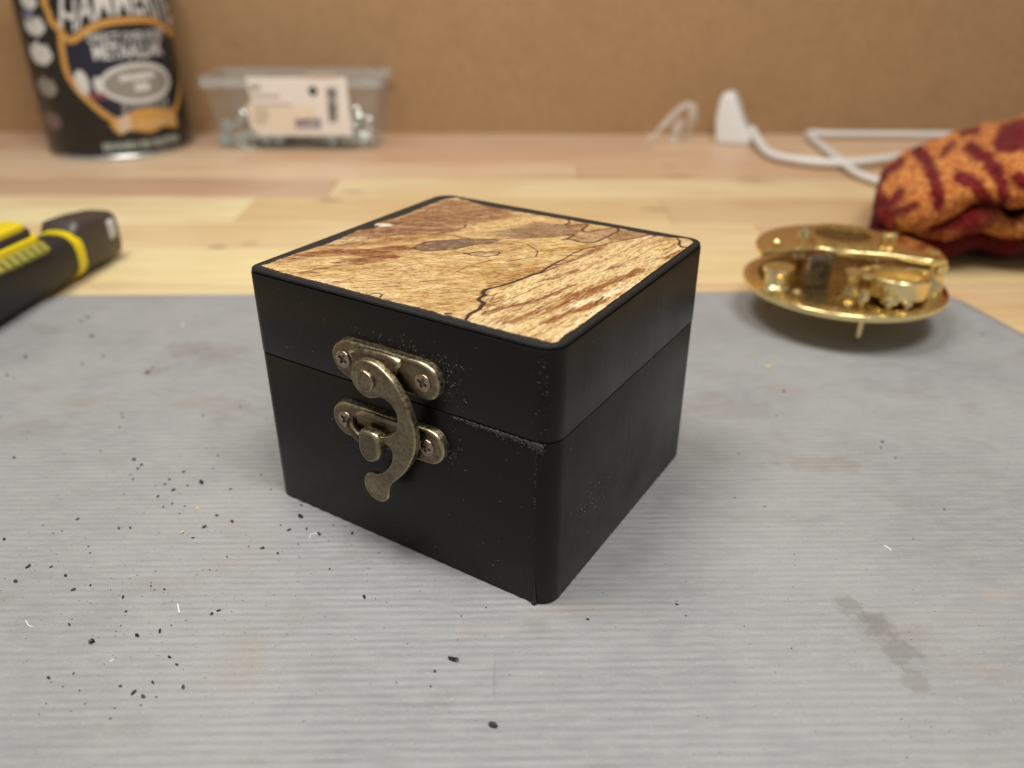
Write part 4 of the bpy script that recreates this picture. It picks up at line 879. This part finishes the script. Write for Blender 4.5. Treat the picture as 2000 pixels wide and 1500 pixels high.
q = canp(310, 238); can_text('lettering', 'HOOGGLANS', 0.0075, plain('cream_ink', (0.6, 0.42, 0.2), 0.4), lambda x, y: (q.x + x, q.y - 0.002 + y), 0.75, 0.0002, 0.0006)
zq = canp(285, 287).y; uq = canp(285, 285).x; can_text('lettering', 'BINNEN EN BUITEN', 0.0075, M_PALEGREEN, lambda x, y: (uq + x, zq + y), 0.95, 0.0004)
for px, py, r_, m in ((55, 3, 0.0065, M_WHITE), (54, 30, 0.006, plain('violet_ink', (0.10, 0.09, 0.20), 0.4)), (66, 50, 0.0085, M_WHITE), (78, 105, 0.0095, M_WHITE), (91, 170, 0.0085, M_SILVER), (102, 235, 0.0085, plain('dull_pink_ink', (0.16, 0.10, 0.09), 0.4))):
    q = canp(px, max(py, 1)); fill('pictogram', [q + Vector((r_ * 1.3 * math.cos(6.28 * i / 16), r_ * (0.85 + 0.25 * math.cos(3 * i)) * math.sin(6.28 * i / 16))) for i in range(16)], m, 0.0003)

# ================================================================== CLEAR TRAY OF SCREWS
def m_clear(name, col, opac, rough=0.15):
    k = N(name).set(Roughness=rough, Base_Color=col); k.b.inputs['Alpha'].default_value = opac
    nz = k.noise(k.coord(), 60, 4); k.l(k.mapr(nz, 0.3, 0.7, opac * 0.8, min(1, opac * 1.25)), k.b.inputs['Alpha']); return k.m
M_CLEAR = m_clear('clear_plastic', (0.50, 0.52, 0.49), 0.075)
M_RIM = m_clear('clear_plastic_rim', (0.62, 0.64, 0.62), 0.36)
tx0, tx1, TX0, TX1 = -0.2470, -0.1130, -0.2520, -0.1075
ty0, ty1, TY0, TY1 = 0.7035, 0.758, 0.699, 0.7635; tzh = 0.0572
tray = empty('screw_tray', ((tx0 + tx1) / 2, (ty0 + ty1) / 2, BENCH_Z)); tag(tray, 'clear plastic tray with white paper label holding zinc screws', 'tray')
O = Vector((tray.location.x, tray.location.y, 0)); th = 0.0012
def tq(b, t):  # b,t rectangles -> wall solid pieces
    return b, t
def tr_pt(x, y, z): return (x - O.x, y - O.y, z)
lerp = lambda a, b, t: a + (b - a) * t
def rect(t, ins): return (lerp(tx0, TX0, t) + ins, lerp(tx1, TX1, t) - ins, lerp(ty0, TY0, t) + ins, lerp(ty1, TY1, t) - ins)
v = []; f = []
for t, ins in ((0, 0), (1, 0), (1, th), (0.025, th)):
    x0, x1, y0, y1 = rect(t, ins); z = 0.0003 + t * tzh
    P = [Vector(p) for p in rrect(x1 - x0, y1 - y0, 0.004, 4, (x0 + x1) / 2, (y0 + y1) / 2)]; v += [tr_pt(p.x, p.y, z) for p in P]
n = len(P)
for r_ in range(3):
    for i in range(n): j = (i + 1) % n; f.append((r_ * n + i, r_ * n + j, (r_ + 1) * n + j, (r_ + 1) * n + i))
f.append(tuple(reversed(range(n)))); f.append(tuple(3 * n + i for i in range(n)))
obj('tray_shell', mesh(v, f, 40), M_CLEAR, tray)
x0, x1, y0, y1 = rect(1, 0); v = []; f = []
for ins, z in ((-0.0001, tzh - 0.007), (-0.0025, tzh - 0.0065), (-0.0025, tzh + 0.0009), (0.0012, tzh + 0.0009)):
    P = rrect(x1 - x0 - 2 * ins, y1 - y0 - 2 * ins, 0.005, 4, (x0 + x1) / 2, (y0 + y1) / 2); v += [tr_pt(p[0], p[1], z) for p in P]
for r_ in range(3):
    for i in range(n): j = (i + 1) % n; f.append((r_ * n + i, r_ * n + j, (r_ + 1) * n + j, (r_ + 1) * n + i))
obj('tray_rim', mesh(v, f, 40), M_RIM, tray)
# paper label on the front
M_PAPER = plain('label_paper', S(224, 216, 208), 0.6, var=0.03)
lx0, lx1, lz0, lz1 = -0.2140, -0.1330, 0.0125, 0.0590
def lp(u, z, off=0.0):  # u,z on the label -> tray coordinates on the sloping front
    t = z / tzh; y = lerp(ty0, TY0, t) - 0.0030 - off; return tr_pt(u, y, z)
lean = lambda z: (0.4 * (z - lz0) / (lz1 - lz0)) * 0.006
def lq(name, u0, u1, z0, z1, mat, off, parent):
    V = []; 
    for o_ in (off, off - 0.0002): V += [lp(u0 - lean(z0), z0, o_), lp(u1 - lean(z0) * 0.4, z0, o_), lp(u1 - lean(z1) * 0.4, z1, o_), lp(u0 - lean(z1), z1, o_)]
    return obj(name, mesh(V, [(0, 1, 2, 3), (7, 6, 5, 4), (0, 4, 5, 1), (1, 5, 6, 2), (2, 6, 7, 3), (3, 7, 4, 0)]), mat, parent)
lab = lq('paper_label', lx0 + 0.002, lx1, lz0, lz1, M_PAPER, 0.0002, tray)
M_INK = plain('black_ink', (0.02, 0.018, 0.015), 0.6); M_GREY = plain('grey_ink', S(186, 172, 154), 0.6); M_PURPLE = plain('violet_grey_ink', S(158, 148, 158), 0.6); M_SAND = plain('sand_ink', S(224, 208, 186), 0.6)
def lpix(px, py): p = at_y(px, py, 0.698); return p.x, p.z - BENCH_Z
def lrect(name, px0, py0, px1, py1, mat, off=0.00045):
    a_, z1_ = lpix(px0, py0); b_, z0_ = lpix(px1, py1); return lq(name, a_, b_, z0_, z1_, mat, off, lab)
lrect('sand_panel', 484, 204, 622, 256, M_SAND, 0.0004)
lrect('grey_tab', 606, 139, 658, 152, plain('tab_ink', S(176, 160, 142), 0.6))
for y0_, x1_ in ((202, 572), (213, 525), (221, 528), (229, 524), (237, 522)): lrect('text_line', 498, y0_, x1_, y0_ + 5, M_GREY, 0.0006)
lrect('text_line', 492, 184, 548, 191, M_GREY); lrect('violet_bar', 577, 243, 628, 252, M_PURPLE, 0.0006)
def label_text(s, px, py, size, mat, sx=1.0):
    me = text_mesh(s, size, 0.0003); u0, z0_ = lpix(px, py)
    for w in me.vertices: w.co = lp(u0 + w.co.x * sx, z0_ + w.co.y, 0.0007)
    me.materials.clear(); obj('lettering', me, mat, lab)
label_text('BAMPTOS', 602, 241, 0.0050, plain('violet_ink', S(92, 80, 104), 0.6), 0.95)
label_text('M4', 500, 176, 0.0070, plain('mid_grey_ink', S(170, 158, 142), 0.6))
u0, z0_ = lpix(612, 177); V = [lp(u0 + 0.0036 * math.cos(6.283 * i / 18), z0_ + 0.0036 * math.sin(6.283 * i / 18), 0.0007) for i in range(18)]; obj('black_dot', mesh(V, [tuple(range(18))]), M_INK, lab)
zz = 171
while zz < 238:
    h = random.choice((1.0, 1.6, 2.4)); lrect('bar', 643, zz, 660, zz + h, M_INK, 0.0006); zz += h + random.choice((1.2, 2.0, 2.6))
# screws lying in the tray
M_ZINC = plain('zinc_plate', (0.74, 0.79, 0.76), 0.18, 1.0, nb=0.05)
def screw_mesh(L=0.026, r=0.002, hr=0.0038):
    prof = [(0.0003, 0.0)]; z = 0.002
    prof.append((r * 0.8, 0.0025))
    while z < L - 0.004: prof += [(r * 0.82, z + 0.0005), (r, z + 0.0009)]; z += 0.0010
    prof += [(r * 0.9, L - 0.0035), (hr, L - 0.003), (hr, L - 0.001), (hr * 0.7, L), (0.0009, L), (0.0008, L - 0.001)]
    return mesh(*lathe(prof, 12), 40)
SM = [screw_mesh(0.026), screw_mesh(0.020, 0.0021, 0.0042)]
def washer_mesh():
    return mesh(*lathe([(0.0026, 0), (0.0050, 0), (0.0050, 0.0011), (0.0026, 0.0011)], 20), 40)
for m_ in SM: m_.materials.append(M_ZINC)
rs = random.Random(5)
for i in range(96):
    lay = i // 30; x = rs.uniform(tx0 + 0.018, tx1 - 0.018); y = rs.uniform(ty0 + 0.014, ty1 - 0.014); 
    if i < 14: x = rs.choice((rs.uniform(tx0 + 0.014, -0.214), rs.uniform(-0.134, tx1 - 0.014))); y = ty0 + rs.uniform(0.008, 0.014)
    ang = rs.uniform(0, 6.28) if i >= 14 else rs.choice((0, math.pi)) + rs.uniform(-0.5, 0.5)
    o = obj('zinc_screw', SM[i % 2], None, None, (x, y, BENCH_Z + 0.0056 + lay * 0.0075 + rs.uniform(0, 0.003)), (0, math.pi / 2 + rs.uniform(-0.3, 0.3), ang))
    o.location -= Vector((0.013, 0, 0)) @ Matrix.Rotation(-ang, 3, 'Z') if False else Vector((math.cos(ang), math.sin(ang), 0)) * 0.011
    o.location.x = min(max(o.location.x, tx0 + 0.006), tx1 - 0.006); o.location.y = min(max(o.location.y, ty0 + 0.008), ty1 - 0.006)
    # keep the far end inside too
    e = o.location + Vector((math.cos(ang), math.sin(ang), 0)) * 0.026
    o.location.x -= max(0, e.x - (tx1 - 0.004)) + min(0, e.x - (tx0 + 0.004)); o.location.y -= max(0, e.y - (ty1 - 0.004)) + min(0, e.y - (ty0 + 0.004))
    tag(o, 'shiny zinc screw lying in the clear plastic tray', 'screw', 'zinc screws in the tray')
WM = washer_mesh(); WM.materials.append(M_ZINC)
for i, (px, py, zc) in enumerate(((440, 272, 0.007), (650, 270, 0.007), (520, 268, 0.006), (545, 268, 0.006), (690, 268, 0.007), (445, 245, 0.013))):  # the twin washers under the label stand in for a double lamp glint
    p = at_y(px, py, ty0 + 0.006); o = obj('zinc_washer', WM, None, None, (p.x, ty0 + 0.0062, max(BENCH_Z + 0.0062, p.z)), (R(78), 0, 0))
    tag(o, ['zinc washer at the lower left of the clear tray front', 'zinc washer below the paper label at its right end', 'zinc washer added for a lamp glint under the label, left of its twin', 'zinc washer added for a lamp glint under the label, right of its twin', 'zinc washer at the lower right of the clear tray front', 'zinc washer higher up at the left side of the tray'][i], 'washer', 'zinc washers in the tray')

# ================================================================== HAND TOOL (black and yellow)
M_RUBBER = plain('black_rubber', (0.014, 0.013, 0.012), 0.55, nb=0.2, nscale=900)
M_NOSE = plain('dark_brown_metal', (0.055, 0.044, 0.036), 0.42, 0.2)
M_YELLOW = plain('yellow_plastic', (0.72, 0.56, 0.010), 0.38, var=0.06)
M_YELLOW2 = plain('olive_yellow_plastic', (0.30, 0.28, 0.05), 0.45, var=0.2)
M_BLADE = plain('bright_steel', (0.50, 0.49, 0.48), 0.35, 0.0)
A0 = at(-150, 626, 0.0146); A1 = at(203, 451, 0.0123)
tool = empty('utility_knife', (A0.x, A0.y, 0)); tag(tool, 'black handled tool with yellow slider and yellow collar at left edge', 'hand tool')
ax = (A1 - A0); TL = ax.length; ax.normalize(); side = ax.cross(Vector((0, 0, 1))).normalized(); upv = side.cross(ax)
TMx = Matrix((( ax.x, side.x, upv.x, 0), (ax.y, side.y, upv.y, 0), (ax.z, side.z, upv.z, A0.z), (0, 0, 0, 1)))
def sect(secs, n=28, p=2.6):
    """secs: (x along, half width, half height, centre height)"""
    v = []; f = []
    for (x, w, h, c) in secs:
        for k in range(n):
            a = 2 * math.pi * k / n; ca, sa = math.cos(a), math.sin(a)
            v.append((x, w * math.copysign(abs(ca) ** (2 / p), ca), c + h * math.copysign(abs(sa) ** (2 / p), sa)))
    m = len(secs)
    for i in range(m - 1):
        for k in range(n): l = (k + 1) % n; f.append((i * n + k, i * n + l, (i + 1) * n + l, (i + 1) * n + k))
    f.append(tuple(reversed(range(n)))); f.append(tuple((m - 1) * n + k for k in range(n)))
    return v, f
def tpart(name, vf, mat, smooth=40, parent=tool): return obj(name, mesh([tuple(TMx @ Vector(p)) for p in vf[0]], vf[1], smooth), mat, parent)
E_ = TL
tpart('handle', sect([(-0.02, 0.011, 0.011, 0), (-0.015, 0.014, 0.0145, 0), (E_ * 0.3, 0.0138, 0.0144, 0), (E_ - 0.100, 0.0136, 0.0142, 0), (E_ - 0.072, 0.0128, 0.0130, -0.001), (E_ - 0.046, 0.0116, 0.0116, -0.001), (E_ - 0.0395, 0.0112, 0.0112, -0.001), (E_ - 0.038, 0.0104, 0.0104, -0.001)]), M_RUBBER)
tpart('collar', sect([(E_ - 0.0415, 0.0108, 0.0108, -0.001), (E_ - 0.041, 0.0121, 0.0122, -0.001), (E_ - 0.0355, 0.0121, 0.0122, -0.001), (E_ - 0.035, 0.0110, 0.0110, -0.001)]), M_YELLOW)
tpart('nose', sect([(E_ - 0.0370, 0.0098, 0.0105, 0.0015), (E_ - 0.0335, 0.0112, 0.0130, 0.0022), (E_ - 0.018, 0.0110, 0.0130, 0.0014), (E_ - 0.002, 0.0102, 0.0120, 0.0002), (E_, 0.0090, 0.0108, 0.0)], 28, 4.5), M_NOSE)
tpart('blade_tip', sect([(E_ - 0.0120, 0.0104, 0.0058, 0.004), (E_ - 0.0115, 0.0116, 0.0062, 0.004), (E_ - 0.0060, 0.0113, 0.0060, 0.004), (E_ - 0.0055, 0.0100, 0.0055, 0.004)], 28, 5), M_BLADE)
sl = Matrix.Rotation(R(-18), 4, 'X')
def top_slab(x0, x1, w, z0, z1, r, bev, mat, name, dy=0, parent=tool, ang=18):
    v, f = slab(rrect(x1 - x0, w, r, 5, (x0 + x1) / 2, dy), z0, z1, bev, 3); q = Matrix.Rotation(R(-ang), 4, 'X'); return tpart(name, ([tuple(q @ Vector(p)) for p in v], f), mat, 40, parent)
base_s = top_slab(E_ - 0.150, E_ - 0.060, 0.0180, 0.0100, 0.0175, 0.006, 0.001, M_YELLOW, 'slider_base', ang=4)
top_slab(E_ - 0.150, E_ - 0.0625, 0.0150, 0.0165, 0.0208, 0.006, 0.0012, M_RUBBER, 'slider_surround', ang=4, parent=base_s)
top_slab(E_ - 0.150, E_ - 0.0655, 0.0112, 0.0200, 0.0238, 0.003, 0.001, M_YELLOW, 'slider_button', ang=4, parent=base_s)
for i in range(15): top_slab(E_ - 0.139 + i * 0.0052, E_ - 0.1360 + i * 0.0052, 0.0055, 0.0135, 0.0180, 0.0006, 0.0004, M_YELLOW2, 'grip_rib', ang=46, dy=0.0)

# ================================================================== CABLES BY THE WALL
M_CABLE = plain('white_cable_plastic', (0.70, 0.69, 0.67), 0.4, var=0.05)
ad = at(1396, 272, 0); adp = empty('power_adapter', (ad.x, ad.y, BENCH_Z)); tag(adp, 'white wedge shaped plug with cable against the brown wall', 'plug')
prof = [(0.002, 0), (0.030, 0), (0.0335, 0.003), (0.033, 0.008), (0.0245, 0.018), (0.0165, 0.036), (0.0135, 0.0415), (0.0095, 0.0430), (0.004, 0.0415), (0.0015, 0.036), (0, 0.020)]
v, f = slab(prof, -0.010, 0.010, 0.0035, 4, 0.0035); v = [(x, -z, y) for x, y, z in v]
q = Matrix.Rotation(R(-24), 4, 'Z'); obj('plug_body', mesh([tuple(q @ Vector(p)) for p in v], f, 40), M_CABLE, adp)
def cable(name, pix, z, r, flat, label, **k):
    pts = [at(x, y, z) if not isinstance(y, tuple) else None for x, y in pix]; P = smooth_closed(pts, 8, False)
    v, f = tube(P, r, 14, flat); o = obj(name, mesh(v, f, 50), M_CABLE, **k)
    if label: tag(o, label, 'cable')
    return o
pts = [Vector((0.0335, 0, 0.007))]; 
P = [ad + Vector((0.030, -0.006, 0.010))] + [at(x, y, 0.0035) for x, y in ((1500, 297), (1560, 312), (1640, 318), (1720, 311), (1800, 298), (1880, 290), (1960, 284))]
P = smooth_closed(P, 8, False); v, f = tube([p - Vector((ad.x, ad.y, BENCH_Z)) for p in P], 0.0038, 14, 0.85); obj('plug_cable', mesh(v, f, 50), M_CABLE, adp)
cable('white_cable', [(2050, 264), (1900, 263), (1750, 262), (1620, 261), (1585, 259), (1582, 263), (1600, 280), (1640, 312), (1668, 334), (1700, 348), (1760, 365), (1830, 380)], 0.0028, 0.0035, 0.75, 'flat white cable folded back on itself along the wall behind the towel')
M_FILM = m_clear('clear_film', (0.75, 0.72, 0.66), 0.32, 0.2)
o = empty('clear_clip', at(1310, 275, BENCH_Z)); tag(o, 'bent piece of clear plastic standing against the wall beside the white plug', 'plastic strip')
Y0 = at(1310, 275).y
for L in ([(1265, 278), (1300, 240), (1335, 206), (1352, 203)], [(1352, 203), (1352, 235), (1335, 268), (1314, 286)], [(1314, 286), (1318, 258), (1330, 235)]):
    P = smooth_closed([at_y(x, y, Y0 + (0.012 if i > 1 else 0.0)) - o.location for i, (x, y) in enumerate(L)], 5, False)
    v, f = tube(P, 0.0042, 10, 0.5); obj('strip', mesh(v, f, 40), M_FILM, o)

# ================================================================== TOWEL
tw = empty('terry_towel', (0.30, 0.46, BENCH_Z)); tag(tw, 'folded orange terry towel with burgundy strokes, on the bench at right', 'towel')
TO = Vector((0.30, 0.46, 0))
ORG, BUR = np.array(S(230, 156, 84)) * 1.0, np.array(S(130, 34, 36)) * 1.0
def g5(L): return [at_y(1600 + x / 4.4125, 220 + y / 4.4125, 0.425) for x, y in L]
STROKES = [(g5([(850, 330), (920, 400), (960, 500), (1010, 620), (1030, 800)]), 0.0042), (g5([(1300, 310), (1450, 400), (1530, 500), (1570, 600), (1590, 760)]), 0.0044), (g5([(1200, 550), (1330, 600), (1420, 720), (1460, 800)]), 0.0042),
           (g5([(1150, 270), (1070, 350)]), 0.0024), (g5([(1620, 170), (1800, 130), (1800, 220), (1600, 250)]), 0.0075), (g5([(700, 690), (640, 760), (560, 800), (500, 700)]), 0.0038), (g5([(830, 790), (740, 840), (620, 860)]), 0.003),
           (g5([(700, 430), (600, 500), (540, 560)]), 0.0034), (g5([(480, 640), (470, 760), (450, 900)]), 0.0045), (g5([(1700, 560), (1790, 640)]), 0.004), (g5([(1250, 170), (1350, 150)]), 0.003), (g5([(1950, 330), (2050, 500), (2200, 560)]), 0.005), (g5([(2100, 150), (2300, 300)]), 0.005)]
def towel_mesh(n_x, n_a, kind):
    v = []; cols = []
    for i in range(n_x + 1):
        x = 0.1850 + (0.50 - 0.1850) * (i / n_x) ** 1.3
        s = min(1, max(0.02, (x - 0.1845) / 0.016)); cap = math.sqrt(max(0.0004, 1 - (1 - s) ** 2))
        if kind == 0:
            zb = np.interp(x, [0.19, 0.205, 0.226, 0.30, 0.5], [0.016, 0.018, 0.031, 0.037, 0.037]); zt = np.interp(x, [0.19, 0.205, 0.235, 0.27, 0.35, 0.5], [0.046, 0.051, 0.058, 0.065, 0.072, 0.075])
            y0, y1 = 0.397, 0.540
            y0 = 0.397 + 0.020 * (1 - s) ** 1.5
        else:
            zb, zt = -0.001, np.interp(x, [0.19, 0.22, 0.25, 0.5], [0.020, 0.024, 0.030, 0.033]); y0, y1 = 0.416, 0.530
            s = min(1, max(0.02, (x - 0.198) / 0.02)); cap = math.sqrt(max(0.0004, 1 - (1 - s) ** 2))
        zc, hz, yc, hy = (zb + zt) / 2, (zt - zb) / 2, (y0 + y1) / 2, (y1 - y0) / 2
        for k in range(n_a):
            a = 2 * math.pi * k / n_a; ca, sa = math.cos(a), math.sin(a); p = 2.7
            y = yc + hy * (0.55 + 0.45 * cap) * math.copysign(abs(ca) ** (2 / p), ca); z = zc + hz * cap * math.copysign(abs(sa) ** (2 / p), sa)
            if kind == 0 and ca > 0: z = z - 0.012 * ca * ca
            P = Vector((x, y, z)); nn = 0.0042 * mnoise.noise(P * 38) + 0.0018 * mnoise.noise(P * 120 + Vector((5, 1, 2))) + 0.0007 * mnoise.noise(P * 600)
            if kind == 1: nn += 0.0015 * math.sin(x * 170) * (1 if ca < 0 else 0)
            d = Vector((0, ca / hy, sa / hz)).normalized(); P += d * nn
            if kind == 0 and sa < -0.2 and ca < 0: P.z += -0.0012 + 0.0012 * math.sin(x * 190 + 1.0)
            P.x += max(0, P.y - y0) * 0.44 * max(0, 1 - (x - 0.20) / 0.25)
            P.z = max(P.z, BENCH_Z + 0.0004); v.append(P)
    f = []
    for i in range(n_x):
        for k in range(n_a): l = (k + 1) % n_a; f.append((i * n_a + k, (i + 1) * n_a + k, (i + 1) * n_a + l, i * n_a + l))
    f.append(tuple(range(n_a)))
    X = np.array([p.x for p in v]); Y = np.array([p.y for p in v]); Z = np.array([p.z for p in v])
    # the printed strokes run over the roll: shallow depth compressed towards the front edge
    kk = 0.425 / Y; uu = X * kk + 0.0016 * np.array([mnoise.noise(p * 220) for p in v]); vv = CAM_H + (Z - CAM_H) * kk
    d = np.full(len(v), 9.0)
    for P, w in STROKES: d = np.minimum(d, seg_dist(uu, vv + 0.0016 * np.array([mnoise.noise(p * 260) for p in v]), [Vector((q.x, q.z)) for q in P]) - w * 0.78)
    m = np.clip(0.5 - d / 0.0018, 0, 1)[:, None]
    col = ORG * (1 - m) + BUR * m if kind == 0 else np.tile(BUR * 0.7, (len(v), 1))  # lower fold colour darkened to paint in shade under the upper fold
    return v, f, col
def m_towel():
    k = N('terry_cloth').set(Roughness=0.95); at_ = k.n('ShaderNodeAttribute', attribute_name='dye_and_shade'); n1 = k.noise(k.coord(), 420, 3, 0.7); n2 = k.noise(k.coord(), 90, 3)
    c = k.mix(k.mapr(n1, 0.40, 0.60, 0.75, 0.0), at_.outputs[0], S(150, 84, 40), 'MULTIPLY'); c = k.mix(k.mapr(n2, 0.35, 0.65, 0.30, 0), c, S(190, 120, 80), 'MULTIPLY')
    k.col(c); k.b.inputs['Specular IOR Level'].default_value = 0.1; k.b.inputs['Sheen Weight'].default_value = 0.05
    k.bump(n1, 1.0, 0.0030); return k.m
M_TOWEL = m_towel()
def dye_and_shade(me, col):
    t = me.attributes.new('dye_and_shade', 'FLOAT_COLOR', 'POINT'); t.data.foreach_set('color', np.concatenate([col, np.ones((len(col), 1))], 1).ravel().astype(np.float32))
fold_src = None
for kind, nm in ((0, 'upper_fold'), (1, 'lower_fold')):
    v, f, col = towel_mesh(170, 130, kind); me = mesh([p - TO - Vector((0, 0, BENCH_Z)) for p in v], f)
    for p in me.polygons: p.use_smooth = True
    dye_and_shade(me, col); o = obj(nm, me, M_TOWEL, tw)
    if kind == 0: fold_src = (v, f, col, me)
hp = [Vector((0.193 + 0.0075 * i, 0.407 + 0.003 * math.sin(i * 1.1) + 0.010 * math.exp(-i / 2.0), 0.0265 + 0.0035 * math.sin(i * 1.35) - 0.004 * math.exp(-i / 2.5))) - TO - Vector((0, 0, BENCH_Z)) for i in range(40)]
v, f = tube(smooth_closed(hp, 4, False), [0.0058 + 0.0016 * math.sin(i * 0.34) for i in range(157)], 14, 1.15); me = mesh([Vector(p) + Vector((mnoise.noise(Vector(p) * 200), mnoise.noise(Vector(p) * 200 + Vector((3, 3, 3))), mnoise.noise(Vector(p) * 200 + Vector((7, 1, 3))))) * 0.0012 for p in v], f)
for p in me.polygons: p.use_smooth = True
dye_and_shade(me, np.array([ORG * 0.75 * (1 - q) + BUR * q for q in [min(1, max(0, 0.5 + 1.6 * mnoise.noise(Vector(w) * 60))) for w in v]])); obj('hem', me, M_TOWEL, tw)  # orange dimmed in the hem, shade of the overhang put into its colour
# terry loops
v, f, col, me = fold_src; mb = MB(); lc = []
rs = random.Random(3); me.update()
NV = [Vector(w.normal) for w in me.vertices]
for _ in range(52000):
    fa = f[rs.randrange(len(f) - 1)]; a, b, c, d = (v[i] for i in fa); s, t = rs.random(), rs.random()
    p = (a * (1 - s) + b * s) * (1 - t) + (d * (1 - s) + c * s) * t - TO - Vector((0, 0, BENCH_Z)); n = NV[fa[0]]
    r1 = Vector((rs.gauss(0, 1), rs.gauss(0, 1), rs.gauss(0, 1))); tv = n.cross(r1).normalized() * 0.00034; q = (n + r1 * 0.35).normalized() * rs.uniform(0.0014, 0.0032)
    mb.add([p - tv, p + tv, p + tv * 0.7 + q, p - tv * 0.7 + q], [(0, 1, 2, 3)]); lc += [col[fa[0]] * rs.uniform(0.4, 1.35)] * 4
me2 = mb.mesh() if False else None
me2 = bpy.data.meshes.new('pile'); me2.from_pydata(mb.v, [], mb.f); me2.update(); dye_and_shade(me2, np.array(lc))
tag(obj('pile', me2, M_TOWEL, tw), kind='stuff')
